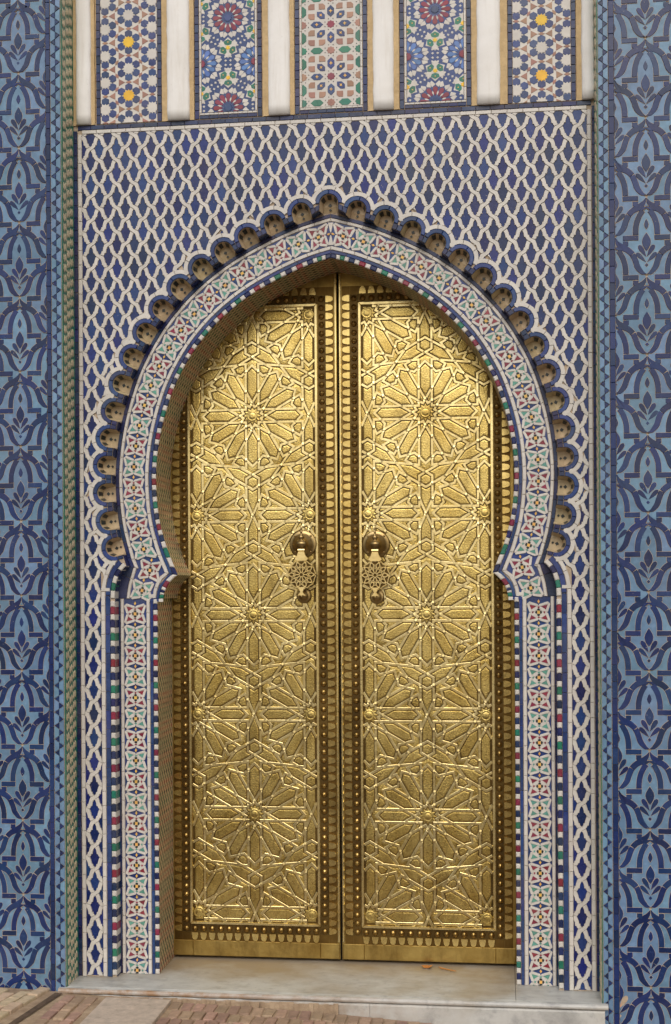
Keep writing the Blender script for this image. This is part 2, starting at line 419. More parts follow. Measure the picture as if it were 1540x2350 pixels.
LEG = Seg([(.717, 0), (.717, .5), (.717, 1.0), (.717, 1.517)], side=1)
SHO = Seg(spline([(.8745, 1.518), (.872, 1.556), (.864, 1.592), (.849, 1.624), (.827, 1.648)], 5), mid=.02, side=1)   # outer edge of the springing, on the wall
def mir(p, sgn): return [(x * sgn, z) for x, z in p]
YB = .055            # plane of the arch band, set back from the lattice wall
YD = .30             # plane of the door
# ------------------------------------------------------------------ ground and the plain wall behind
def gz(x): return -.026 - .004 * min(max(x + .8, -3), .7) / .7 * 7 - .068 * min(max(x + .1, 0), 1.2)
g = bpy.data.meshes.new('ground'); xs = [-300, -20, -4, -1.5, -.8, -.1, .3, .7, 1.1, 1.5, 4, 20, 300]; ys = [-300, -40, -6, -.9, -.1, .4]
gv = [(x, y, gz(x) - .004) for y in ys for x in xs]; nx = len(xs)
g.from_pydata(gv, [], [(j * nx + i, j * nx + i + 1, (j + 1) * nx + i + 1, (j + 1) * nx + i) for j in range(len(ys) - 1) for i in range(nx - 1)])
g.materials.append(M['ground']); g.materials.append(M['mortar'])
for f in g.polygons:
    if f.center.y > -.95 and abs(f.center.x) < 2: f.material_index = 1
g.update()
ground = link('ground', g, kind='structure'); ground['label'] = 'paved brick forecourt in front of the door'
wall = thing('palace_wall', 'plain ochre rendered wall that carries the tiled gateway', 'wall', (0, .5, -.2))
a = Acc(); a.box(-6, 6, .36, .8, -.3, 5.4, 'wall'); a.box(-6, -1.386, -.02, .358, -.3, 5.4, 'wall'); a.box(1.385, 6, -.02, .358, -.3, 5.4, 'wall')
part('wall_body', a, wall)

# ------------------------------------------------------------------ the lattice wall with its scalloped arch edge
PW = 1.0165; ZT = 3.398
lw = thing('lattice_wall', 'blue and white lattice tiled wall with a scalloped horseshoe arch', 'wall', (0, 0, 0))
sc_pts = [(0, 3.05), (.112, 3.032), (.2224, 2.994), (.3233, 2.947), (.4216, 2.891), (.511, 2.8267), (.5934, 2.749), (.668, 2.667), (.736, 2.58), (.79, 2.4786), (.832, 2.375), (.868, 2.269), (.892, 2.163), (.9047, 2.051), (.9038, 1.941), (.8947, 1.831), (.8707, 1.724)]
def project(p, d):
    best = min(range(401), key=lambda i: math.dist(ARCH.at(ARCH.L * i / 400, d), p)); return ARCH.L * best / 400
sc_s = [ARCH.L] + [project(p, .19) for p in sc_pts[1:]]
DST = .166; DC = .189; RI = .0370
def scallop(i, sgn):
    p, m = ARCH.pn(sc_s[i]); l = math.hypot(*m); n = (m[0] / l, m[1] / l)
    c = (p[0] + m[0] * DC, p[1] + m[1] * DC); b = (p[0] + m[0] * DST, p[1] + m[1] * DST)
    t = (-n[1], n[0])     # towards the apex on the right side
    return [(q[0] * sgn, q[1]) for q in (c, n, t, b)]
def u_path(c, n, t, b, r, base=True, k=12, ext=0.0):
    """from the low foot round the cup to the foot nearest the apex"""
    o = []
    h = (c[0] - b[0]) * n[0] + (c[1] - b[1]) * n[1]
    if base: o.append((c[0] - n[0] * (h + ext) - t[0] * r, c[1] - n[1] * (h + ext) - t[1] * r))
    for j in range(k + 1):
        an = math.pi * (1 - j / k)
        o.append((c[0] + t[0] * r * math.cos(an) + n[0] * r * math.sin(an), c[1] + t[1] * r * math.cos(an) + n[1] * r * math.sin(an)))
    if base: o.append((c[0] - n[0] * (h + ext) + t[0] * r, c[1] - n[1] * (h + ext) + t[1] * r))
    return o
SCALLOPS = [(i, s) for s in (1, -1) for i in range(17) if not (i == 0 and s == -1)]
XI = .8756                         # inner edge of the legs of the wall
half = [(XI, -.03), (XI, 1.50)]
for j in range(0, 7): half.append(SHO.at(SHO.L * j / 6, .001))
half[1] = (XI, half[2][1])
side_kind = ['blue'] * len(half)
for i in range(16, 0, -1):
    u = u_path(*scallop(i, 1), RI); half += u
    side_kind += ['cream'] * (len(u) - 1) + ['dark']
top = u_path(*scallop(0, 1), RI)   # apex cup, runs from right to left
inner = half + top + [(-x, z) for x, z in reversed(half)]
skinds = side_kind + ['cream'] * (len(top) - 1) + ['dark'] + [side_kind[k_ - 1] for k_ in range(len(half) - 1, 0, -1)] + ['blue']
outer = [(-PW - .03, -.03), (-PW - .03, ZT + .03), (PW + .03, ZT + .03), (PW + .03, -.03)]
poly = outer + inner
if area(poly) < 0: poly = poly[::-1]
a = Acc(); n = len(poly); a.add([(x, 0, z) for x, z in poly], [tuple(range(n))], 'grout')
part('wall_core', a, lw)
def edge_wall(name, pts, m, y0, y1, parent, inward=True):
    a = Acc()
    for i in range(len(pts) - 1):
        p, q = pts[i], pts[i + 1]; a.add([(p[0], y0, p[1]), (q[0], y0, q[1]), (q[0], y1, q[1]), (p[0], y1, p[1])], [(0, 1, 2, 3)], m)
    return part(name, a, parent)
# scallops
LATCLIP = []
for i, sgn in SCALLOPS:
    c, n, t, b = scallop(i, sgn)
    LATCLIP.append((c, n, t))
    niche = thing('scallop_niche', '', 'x'); del niche['category']; del niche['label']; del niche['kind']
    niche.parent = lw; niche.location = (c[0], 0, c[1]); niche['wl'] = (c[0], 0, c[1])
    # cup: side wall and back, one cream part
    a = Acc(); u = u_path(c, n, t, b, RI, ext=.004); u2 = u_path(c, n, t, b, RI - .010, ext=.004)
    m_ = len(u); a.add([(x, -.004, z) for x, z in u] + [(x, YB - .010, z) for x, z in u2], [(j, j + 1, m_ + j + 1, m_ + j) for j in range(m_ - 1)], 'cup')
    bk = [(x, YB - .010, z) for x, z in u2]; bk[0] = (bk[0][0], YB + .002, bk[0][2]); bk[-1] = (bk[-1][0], YB + .002, bk[-1][2])
    a.add(bk, [tuple(range(m_))], 'cup')
    part('niche_cup', a, niche)
    a = Acc()
    hh = (c[0] - b[0]) * n[0] + (c[1] - b[1]) * n[1]
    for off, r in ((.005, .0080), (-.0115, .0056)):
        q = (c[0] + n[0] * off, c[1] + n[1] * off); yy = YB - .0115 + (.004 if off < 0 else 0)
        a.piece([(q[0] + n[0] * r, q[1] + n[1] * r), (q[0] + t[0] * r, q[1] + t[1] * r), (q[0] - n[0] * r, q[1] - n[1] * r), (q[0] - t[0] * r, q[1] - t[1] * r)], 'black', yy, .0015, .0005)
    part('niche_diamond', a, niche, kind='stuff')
    # dark rectangles set into the vault of the cup
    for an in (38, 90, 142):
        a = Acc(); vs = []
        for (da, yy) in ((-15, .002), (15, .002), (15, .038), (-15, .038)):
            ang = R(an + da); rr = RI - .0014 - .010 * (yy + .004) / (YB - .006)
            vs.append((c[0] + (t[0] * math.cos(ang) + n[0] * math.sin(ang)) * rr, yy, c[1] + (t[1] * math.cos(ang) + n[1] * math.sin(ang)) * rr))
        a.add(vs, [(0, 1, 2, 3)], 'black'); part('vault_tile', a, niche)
    ring = u_path(c, n, t, b, RI, False, 14); ring2 = u_path(c, n, t, b, .0545, False, 14); ring3 = u_path(c, n, t, b, .0725, False, 14)
    for h0, h1 in ((0, 7), (7, 14)):
        a = Acc(); a.piece(ring[h0:h1 + 1] + ring2[h0:h1 + 1][::-1], 'blue', 0, .0078, .0022, .0004); part('blue_ring', a, niche)
    for h0, h1 in ((1, 5), (5, 9), (9, 13)):
        a = Acc(); a.piece(ring2[h0:h1 + 1] + ring3[h0:h1 + 1][::-1], 'white', 0, .0066 + .0003 * (i % 2), .0010, .0004); part('white_ring', a, niche)
    # the pier towards the apex: four small dark tiles, and two below the lowest cup
    lo = RI + .0003; lohi = []
    if i: 
        c2, n2, t2, b2 = scallop(i - 1, sgn); h2 = (c2[0] - b2[0]) * n2[0] + (c2[1] - b2[1]) * n2[1]
        def bil(u_, v_):
            A_ = (c[0] - n[0] * hh * v_ + t[0] * lo, c[1] - n[1] * hh * v_ + t[1] * lo); B_ = (c2[0] - n2[0] * h2 * v_ - t2[0] * lo, c2[1] - n2[1] * h2 * v_ - t2[1] * lo)
            return (A_[0] * (1 - u_) + B_[0] * u_, A_[1] * (1 - u_) + B_[1] * u_)
        for u0 in (0, .5):
            for v0 in (.03,):
                a = Acc(); a.piece([bil(u0, v0), bil(u0 + .5, v0), bil(u0 + .5, .99), bil(u0, .99)], 'dark', 0, .0056, .0012, .0005); part('pier_tile', a, niche)
    if i == 16:
        for v0 in (.03,):
            pts = [(c[0] - n[0] * hh * v - t[0] * r, c[1] - n[1] * hh * v - t[1] * r) for v, r in ((v0, lo), (.99, lo), (.99, lo + .0145), (v0, lo + .0145))]
            a = Acc(); a.piece(pts, 'dark', 0, .0052, .0012, .0005); part('pier_tile', a, niche)
for j in range(len(inner) - 1):
    pass
# pier faces that look into the opening
a = Acc()
for j in range(len(inner) - 1):
    if skinds[j] != 'cream':
        p, q = inner[j], inner[j + 1]; a.add([(p[0], 0, p[1]), (q[0], 0, q[1]), (q[0], YB + .01, q[1]), (p[0], YB + .01, p[1])], [(0, 1, 2, 3)], 'dark')
part('pier_soffit', a, lw, kind='stuff')
# lattice tiles
PX = 2.0 / 28; PZ = .0965; Z0 = .047
loz = Pieces('blue_lozenge_tile', lw); strap = Pieces('white_strap_tile', lw, .0009)
hx, hz = PX / 2, PZ / 2
LU = [(x * .000193, (242 - y_) * .000199) for x, y_ in ((0, 60), (20, 82), (35, 118), (43, 160), (46, 190), (73, 195), (77, 217), (103, 248))]     # domed top down to the shoulder
LD = [(x * .000193, (242 - y_) * .000199) for x, y_ in ((103, 253), (86, 290), (72, 330), (63, 370), (61, 387), (37, 393), (33, 428), (14, 449), (0, 458))]  # shoulder down to the stepped foot
LOZ = LU + LD + [(-x, z) for x, z in (LU[1:] + LD[:-1])[::-1]]
def off(p, x, z): return [(q[0] + x, q[1] + z) for q in p]
def arm(cx, cz, sx, sz):
    """strap from crossing (cx,cz) towards (cx+sx*hx, cz+sz*hz): its two stepped edges, both from near to far"""
    A_ = [(cx + sx * x, cz + sz * hz + z) for x, z in (LD[::-1] if sz > 0 else LU)]
    B_ = [(cx + sx * hx - sx * x, cz + z) for x, z in (LU[::-1] if sz > 0 else LD)]
    return A_, B_
def strap_piece(cx, cz, fam):
    s = 1 if fam == '/' else -1
    A1, B1 = arm(cx, cz, s, 1); A2, B2 = arm(cx, cz, -s, -1)
    # tips round the crossing are reached through A/B starts
    return A1 + B1[::-1] + A2 + B2[::-1]
def lat_ok(p):
    """clip a lattice piece against the scallops, shoulder and borders; None when nothing is left"""
    n = len(p); cx = sum(q[0] for q in p) / n; cz = sum(q[1] for q in p) / n
    for c, nn, t in LATCLIP:
        d = math.dist((cx, cz), c)
        if d < .12:
            ux, uz = ((cx - c[0]) / (d or 1), (cz - c[1]) / (d or 1))
            if ux * nn[0] + uz * nn[1] < -.25: return None
            rr = .069
            p = clip(p, c[0] + ux * rr, c[1] + uz * rr, ux, uz)
            if len(p) < 3: return None
    if 1.50 < cz < 1.70:
        sg_ = 1 if cx > 0 else -1
        q0, q1 = min(sh_nrm, key=lambda q: math.dist((abs(cx), cz), q[0]))
        if math.dist((abs(cx), cz), q0) < .06:
            l = math.dist(q0, q1); p = clip(p, q0[0] * sg_, q0[1], (q1[0] - q0[0]) / l * sg_, (q1[1] - q0[1]) / l)
            if len(p) < 3: return None
    return clip_rect(p, -1.0, 1.0, 0.004, 3.3845)
def inside_arch(x, z):
    """inside the scalloped outline (no lattice)"""
    ax = abs(x)
    if z < 1.56: return ax < .9319
    if z < 1.66: return ax < .872 + (.06 if z < 1.59 else .03)
    for k_ in range(0, 201, 1):
        pass
    return False
sh_out = [SHO.at(SHO.L * i / 10, .040) for i in range(11)]
sh_nrm = [(SHO.at(SHO.L * i / 20, .056), SHO.at(SHO.L * i / 20, .07)) for i in range(21)]
arch_out = [ARCH.at(ARCH.L * i / 120, .198) for i in range(121)]
def inside_arch2(x, z):
    ax = abs(x)
    if z < 1.535: return ax < .9319
    best = None
    lo = [p for p in arch_out]
    # point in polygon of the half outline closed to the axis
    pl = sh_out + arch_out + [(0, 0), (sh_out[0][0], 0)]
    ins = False; n = len(pl); j = n - 1
    for i in range(n):
        xi, zi = pl[i]; xj, zj = pl[j]
        if (zi > z) != (zj > z) and ax < (xj - xi) * (z - zi) / (zj - zi) + xi: ins = not ins
        j = i
    return ins
def add_lat(P, p, mat, h, bev, gap, w0):
    n = len(p); cx = sum(q[0] for q in p) / n; cz = sum(q[1] for q in p) / n; p0 = list(p)
    if inside_arch2(cx, cz): 
        # keep stumps that poke out of a straight leg edge
        if cz < 1.5 and abs(cx) > .885:
            pass
        else: return
    if cz < 1.53 or (cz < 1.6 and abs(cx) < .95):
        s = 1 if cx > 0 else -1; e = .9319 if cz < 1.53 else .9319
        p = clip(p, s * e, 0, s, 0)
    if len(p) < 3: return
    q = lat_ok(p)
    if q and len(q) > 2: P.add(q, mat, 0, h, bev if len(q) == n and all(math.dist(u_, v_) < 1e-6 for u_, v_ in zip(sorted(q), sorted(p0))) else .0002, gap, w0)
for j in range(-1, 36):
    for i in range(-1, 29):
        # '/' crossings at x = -1 + (i+.5)PX, z = Z0 + j PZ ; '\' crossings half a step away
        cx, cz = -1 + (i + .5) * PX, Z0 + j * PZ
        add_lat(strap, strap_piece(cx, cz, '/'), 'white', .0056, .0008, .0004, .0)
        add_lat(strap, strap_piece(cx + hx, cz + hz, '\\'), 'white', .0056, .0008, .0004, .0)
        add_lat(loz, off(LOZ, cx, cz + hz), 'lattice_blue', .0022, .0007, .0005, 0)
        add_lat(loz, off(LOZ, cx + hx, cz), 'lattice_blue', .0022, .0007, .0005, 0)
loz.build(); strap.build()
# borders of the lattice wall
bw = Pieces('white_border_tile', lw); bb = Pieces('blue_border_tile', lw); et = Pieces('edge_bead_tile', lw)
def run(P, n0, n1, step, f):
    m = max(1, round((n1 - n0) / step)); 
    for i in range(m): 
        a_, b_ = n0 + (n1 - n0) * i / m, n0 + (n1 - n0) * (i + 1) / m; f(a_, b_)
for s in (1, -1):
    run(bw, 0.0, 3.385, .058, lambda p, q: bw.add(mir(rect(1.0, PW, p, q), s), 'white', 0, .0058, .0015))
    run(bw, 0.0, 1.545, .058, lambda p, q: bw.add(mir(rect(.9145, .9319, p, q), s), 'white', 0, .0058, .0015))
    run(bb, 0.0, 3.40, .05, lambda p, q: bb.add(mir(rect(1.018, 1.0365, p, q), s), 'dark', 0, .004, .0012))
    run(bb, 0.0, 1.528, .075, lambda p, q: bb.add(mir(rect(.8935, .9140, p, q), s), 'blue', 0, .0045, .0012))
    BSEQ = ['white', 'dark', 'white', 'green', 'white', 'dark', 'white', 'red']
    cnt = [0]
    def bead(p, q):
        c = BSEQ[cnt[0] % 8]; cnt[0] += 1; m_ = (q - p) * (.08 if c == 'white' else -.06)
        et.add(mir([(.8745, p + m_), (.8745, q - m_), (.880, q - m_ + .0015), (.888, q - m_ + .0015), (.893, q - m_), (.893, p + m_), (.888, p + m_ + .0015), (.880, p + m_ + .0015)], s), c, 0, .0075, .0028, .0003, -.05)
    run(et, 0.004, 1.508, .0262, bead)
    # shoulder: beads, blue and white quarter rings
    L_ = SHO.L
    for k_ in range(5):
        t0, t1 = L_ * k_ / 5, L_ * (k_ + 1) / 5
        et.add(mir(SHO.quad(t0, t1, .0005, .0185), s), BSEQ[(k_ * 1 + 2) % 4 * 2 % 8 + (k_ % 2)] if 0 else ['white', 'green', 'white', 'dark', 'white'][k_], 0, .0075, .0028, .0004, -.05)
    bb.add(mir(SHO.quad(L_ * .08, L_ * .5, .0190, .0395), s), 'blue', 0, .006, .0015); bb.add(mir(SHO.quad(L_ * .5, L_ * .97, .0190, .0395), s), 'blue', 0, .006, .0015)
    bw.add(mir(SHO.quad(L_ * .2, L_ * .55, .0400, .0575), s), 'white', 0, .0066, .0012); bw.add(mir(SHO.quad(L_ * .55, L_ * .95, .0400, .0575), s), 'white', 0, .006, .0015)
    bb.add(mir(rect(.8935, .9135, 1.5285, 1.5425), s), 'dark', 0, .0045, .0012)
    bw.add(mir(rect(.893, .9319, 1.5455, 1.562), s), 'white', 0, .0063, .0015)
run(bw, -1.0, 1.0, .0605, lambda p, q: bw.add(rect(p, q, 3.385, 3.401), 'white', 0, .0058, .0015))
run(bb, -1.0165, 1.0165, .055, lambda p, q: bb.add(rect(p, q, 3.4015, 3.4195), 'dark', 0, .005, .0012))
bw.build(); bb.build(); et.build()

# ------------------------------------------------------------------ the arch band set back inside the scallops, with its reveal
ab = thing('arch_surround', 'horseshoe arch band of red and green star rosettes round the brass door', 'arch', (0, YB, 0))
a = Acc()
for s in (1, -1):
    for sg in (LEG, SHOULDER, ARCH):
        K = 60 if sg is ARCH else 8
        vs, fs = [], []
        for i in range(K + 1):
            for d in (0, .044, .1366, .18, .262 if sg is ARCH else .20):
                p = sg.at(sg.L * i / K, d); vs.append((p[0] * s, YB, p[1]))
        for jj, mm in ((0, 'grout'), (1, 'blue'), (2, 'grout'), (3, 'grout')):
            fs = [(i * 5 + jj, i * 5 + jj + 1, (i + 1) * 5 + jj + 1, (i + 1) * 5 + jj) for i in range(K)]
            a.add(vs, fs if s < 0 else [f[::-1] for f in fs], mm)
part('arch_bed', a, ab)
# reveal with fine mosaic
for s in (1, -1):
    prof_pts = [(.717, -.03), (.717, .4), (.717, .8), (.717, 1.2), (.717, 1.517), SH] + [SHOULDER.at(SHOULDER.L * i / 8, 0) for i in range(1, 9)] + [ARCH.at(ARCH.L * i / 90, 0) for i in range(1, 91)]
    vs, fs, uvs = [], [], []; u = 0
    for i, p in enumerate(prof_pts):
        if i: u += math.dist(p, prof_pts[i - 1])
        vs += [(p[0] * s, YB - .002, p[1]), (p[0] * s, .345, p[1])]; uvs += [(u, 0), (u, .29)]
    for i in range(len(prof_pts) - 1):
        q = (2 * i, 2 * i + 1, 2 * i + 3, 2 * i + 2); fs.append(q if s > 0 else q[::-1])
    me = bpy.data.meshes.new('reveal'); me.from_pydata(vs, [], fs); me.materials.append(M['jamb'])
    ul = me.uv_layers.new(name='UVMap')
    for lp in me.loops: ul.data[lp.index].uv = uvs[lp.vertex_index]
    me.update(); link('reveal', me, ab)
sw = Pieces('white_strip_tile', ab); sb = Pieces('blue_strip_tile', ab); bd = Pieces('bead_tile', ab)
D_B, D_BL, D_W, D_R, D_W2, D_D = (.0, .0145), (.0149, .0283), (.0287, .0435), (.0440, .1365), (.1370, .1500), (.1505, .1660)
RP = .0848
def rosette(at, t0, d0, colr, name_parent, s, base=True):
    """one star rosette, pieces joined; at(t,d) maps along and across the band"""
    z = RP / 181; a = Acc()
    def mp(p, ku=1.17, kv=1.03): return [(lambda w: (w[0] * s, w[1]))(at(t0 + u * z * ku, d0 + v * z * kv)) for u, v in p]
    y = YB
    if base: a.piece(mp([(-90, -97), (0, -97), (90, -97), (90, 0), (90, 97), (0, 97), (-90, 97), (-90, 0)], 1, 1), 'blue', y, .0018, .0004, .0002)
    inn = []
    for sx, sy in ((1, 1), (-1, 1), (-1, -1), (1, -1)):
        q = [(50 * sx, 0), (60 * sx, 82 * sy), (0, 64 * sy)]; inn += q if sx * sy > 0 else q[::-1]
    a.piece(mp(inn), 'white', y, .0022, .0003)
    def P(p, m, h=.0042, b=.0004): a.piece(mp(p), m, y, h, b)
    P([(-11, -11), (11, -11), (11, 11), (-11, 11)], 'yellow')
    for k_ in range(4):
        c, n_ = [(1, 0), (0, 1), (-1, 0), (0, -1)][k_], [(0, 1), (-1, 0), (0, -1), (1, 0)][k_]
        f = lambda l: [(c[0] * p + n_[0] * q, c[1] * p + n_[1] * q) for p, q in l]
        P(f([(12, -9), (21, -12), (29, 0), (21, 12), (12, 9)]), 'black')
        e = 36 if c[0] else 46
        P(f([(e - 8, 0), (e, -10), (e + 8, 0), (e, 10)]), colr)
        sx, sy = [(1, 1), (-1, 1), (-1, -1), (1, -1)][k_]
        f2 = lambda l: [(p * sx, q * sy) for p, q in l]
        P(f2([(12, 24), (13, 12), (24, 13), (31, 5), (39, 16), (36, 30), (24, 47), (8, 46), (5, 34)]), 'white')
        P(f2([(38, 27), (43, 20), (54, 70), (50, 72), (18, 57), (25, 50)]), colr)
        # two long white bars that meet at the corner
        P(f2([(1, 64), (5, 53), (40, 66), (64, 78), (68, 88), (58, 95), (4, 76)]), 'white', .0052, .0007)
        P(f2([(48, 2), (58, 5), (77, 72), (71, 84), (60, 76), (42, 12)]), 'white', .0052, .0007)
    P([(62, 0), (77, -10), (92, 0), (77, 10)], 'yellow', .0046)
    return part('star_rosette', a, name_parent, ('wine red' if colr == 'red' else 'mint green') + ' star rosette in the arch band')
for s in (1, -1):
    cnt = [0]; dm = (D_R[0] + D_R[1]) / 2
    # legs
    n = 18
    for i in range(n):
        rosette(LEG.at, .0134 + RP * i + (0 if i else 0), dm, 'mint' if i % 2 == 0 else 'red', ab, s)
    def rigid(sg, t, d, uu=None):
        c = sg.at(t, d)
        if uu is None: p, q = sg.at(max(t - .01, 0), d), sg.at(min(t + .01, sg.L), d); uu = (q[0] - p[0], q[1] - p[1])
        l = math.hypot(*uu); uu = (uu[0] / l, uu[1] / l); vv = (uu[1], -uu[0])
        return lambda a_, b_: (c[0] + uu[0] * a_ + vv[0] * (b_ - dm), c[1] + uu[1] * a_ + vv[1] * (b_ - dm))
    rosette(rigid(SHOULDER, SHOULDER.L * .26, dm), 0, dm, 'mint', ab, s, False)
    rosette(rigid(ARCH, 0, dm + .006, (-NB[1], NB[0])), 0, dm, 'red', ab, s, False)
    t_a, t_b = RP * 1.10, ARCH.L - RP * .60
    nA = int(round((t_b - t_a) / RP)) + 1; pA = (t_b - t_a) / (nA - 1)
    for i in range(nA):
        rosette(ARCH.at, t_a + pA * i, dm, 'red' if (nA - 1 - i) % 2 == 0 else 'mint', ab, s)
    for sg, t0, t1 in ((LEG, 0, LEG.L), (SHOULDER, 0, SHOULDER.L), (ARCH, 0, ARCH.L)):
        kq = 1 if sg is LEG else 3
        f = lambda P, dd, m, h, b=.0014: (lambda p, q: P.add(mir(sg.quad(p, q, *dd, kq), s), m, YB, h, b))
        run(sw, t0, t1, .058, f(sw, D_W, 'white', .0058)); run(sw, t0, t1, .058, f(sw, D_W2, 'white', .0058))
        run(sb, t0, t1, .085, f(sb, D_BL, 'blue', .0045)); run(sb, t0, t1, .07, f(sb, D_D if sg is not SHOULDER else (.1505, .205), 'dark', .0042 if sg is not SHOULDER else .0036))
        def bead2(p, q):
            c = BSEQ[cnt[0] % 8]; cnt[0] += 1; m_ = (q - p) * (.06 if c == 'white' else -.04)
            bd.add(mir(sg.quad(p + m_, q - m_, -.003, .0143, 2), s), c, YB, .008, .0034, .0003)
        run(bd, t0, t1, .0228 if sg is not ARCH else .0252, bead2)
    # the step where leg and shoulder meet
    sw.add(mir(rect(.692 + .0287, .7375 + .0145, 1.5185, 1.534), s), 'white', YB, .006, .0014)
    sb.add(mir(rect(.692 + .0145, .7175 + .0283, 1.503, 1.5175), s), 'blue', YB, .0062, .0014)
    bd.add(mir(rect(.690, .7315, 1.502, 1.5168), s), 'white', YB, .0055, .0016)
ka = Acc()
for p in ([(-.011, 2.868 + .138), (.011, 2.868 + .138), (.002, 2.868 + .098), (-.002, 2.868 + .098)], [(-.011, 2.868 + .048), (.011, 2.868 + .048), (.002, 2.868 + .088), (-.002, 2.868 + .088)]): ka.piece(p, 'white', YB, .005, .0006)
part('apex_kite', ka, ab, kind='stuff')
sw.build(); sb.build(); bd.build()

# ------------------------------------------------------------------ frieze above: plaster half columns and mosaic panels
ZF0, ZF1 = 3.4205, 4.45
fr = thing('frieze_wall', 'ochre washed wall band behind the white half columns above the lattice', 'wall', (0, .03, ZF0))
a = Acc(); a.box(-1.0365, 1.031, .002, .3, ZF0 - .02, ZF1, 'ochre'); part('wall_body', a, fr)
def jag(x, z0, z1, n, amp, seed):
    rr = random.Random(seed); return [(x + rr.uniform(-amp, amp), z0 + (z1 - z0) * i / n) for i in range(n + 1)]
COLS = [(-1.0335, -.944, -1.0164, -.9622, 'leftmost white plaster half column beside the left blue pilaster'),
        (-.6679, -.5365, -.643, -.5577, 'second white plaster half column from the left, right of the yellow star mosaic'),
        (-.2600, -.1329, -.234, -.1538, 'white plaster half column left of the central strapwork mosaic'),
        (.1571, .2802, .1811, .2563, 'white plaster half column right of the central strapwork mosaic, with a small chip'),
        (.5613, .6988, .5848, .6687, 'second white plaster half column from the right'),
        (.9612, 1.030, .9843, 1.026, 'rightmost white plaster half column beside the right blue pilaster')]
for k_, (x0, x1, c0, c1, lab) in enumerate(COLS):
    t = thing('plaster_column', lab, 'half column', ((c0 + c1) / 2, 0, ZF0), 'white plaster half columns above the lattice')
    a = Acc(); nz = 26; rr = random.Random(k_)
    for e0, e1, sd_ in ((x0, c0 + .004, 1), (c1 - .004, x1, 2)):
        l0 = jag(e0, ZF0, ZF1, nz, .0012, k_ * 7 + sd_); l1 = jag(e1, ZF0, ZF1, nz, .0012, k_ * 7 + sd_ + 3)
        a.add([(p[0], -.006, p[1]) for p in l0] + [(p[0], -.0085, p[1]) for p in l1], [(i, nz + 1 + i, nz + 2 + i, i + 1) for i in range(nz)], 'ochre')
        a.add([(p[0], .003, p[1]) for p in l0] + [(p[0], -.006, p[1]) for p in l0], [(i, i + 1, nz + 2 + i, nz + 1 + i) for i in range(nz)], 'ochre')
        a.add([(p[0], .003, p[1]) for p in l1] + [(p[0], -.0085, p[1]) for p in l1], [(i, i + 1, nz + 2 + i, nz + 1 + i) for i in range(nz)], 'ochre')
        a.add([(l0[0][0], .003, ZF0), (l1[0][0], .003, ZF0), (l1[0][0], -.0085, ZF0), (l0[0][0], -.006, ZF0)], [(0, 1, 2, 3)], 'ochre')
    part('ochre_flank', a, t, kind='stuff')
    a = Acc(); na = 14; xm, rx = (c0 + c1) / 2, (c1 - c0) / 2 + .0035; rows = []
    for i in range(nz + 1):
        z = ZF0 + .0015 + (ZF1 - ZF0) * i / nz; w = 1 + rr.uniform(-.015, .015); sh = rr.uniform(-.0012, .0012)
        rows.append([(xm + sh - rx * w * math.cos(math.pi * j / na), -.004 - .020 * math.sin(math.pi * j / na) ** .7, z) for j in range(na + 1)])
    vs = [p for r_ in rows for p in r_]
    a.add(vs, [(i * (na + 1) + j, i * (na + 1) + j + 1, (i + 1) * (na + 1) + j + 1, (i + 1) * (na + 1) + j) for i in range(nz) for j in range(na)] + [tuple(range(na, -1, -1))], 'plaster')
    part('shaft', a, t, smooth=True)
MOS = [(-.9405, -.6679, 0, 'narrow mosaic panel with yellow and white stars in blue flowers, left end of the frieze'),
       (-.5365, -.262, 1, 'mosaic panel with wine red rosettes on the left of the central panel'),
       (-.1329, .1571, 2, 'central mosaic panel of white strapwork with green and brown tiles'),
       (.2802, .5613, 1, 'mosaic panel with wine red rosettes on the right of the central panel'),
       (.6988, .9612, 0, 'narrow mosaic panel with yellow and white stars in blue flowers, right end of the frieze')]
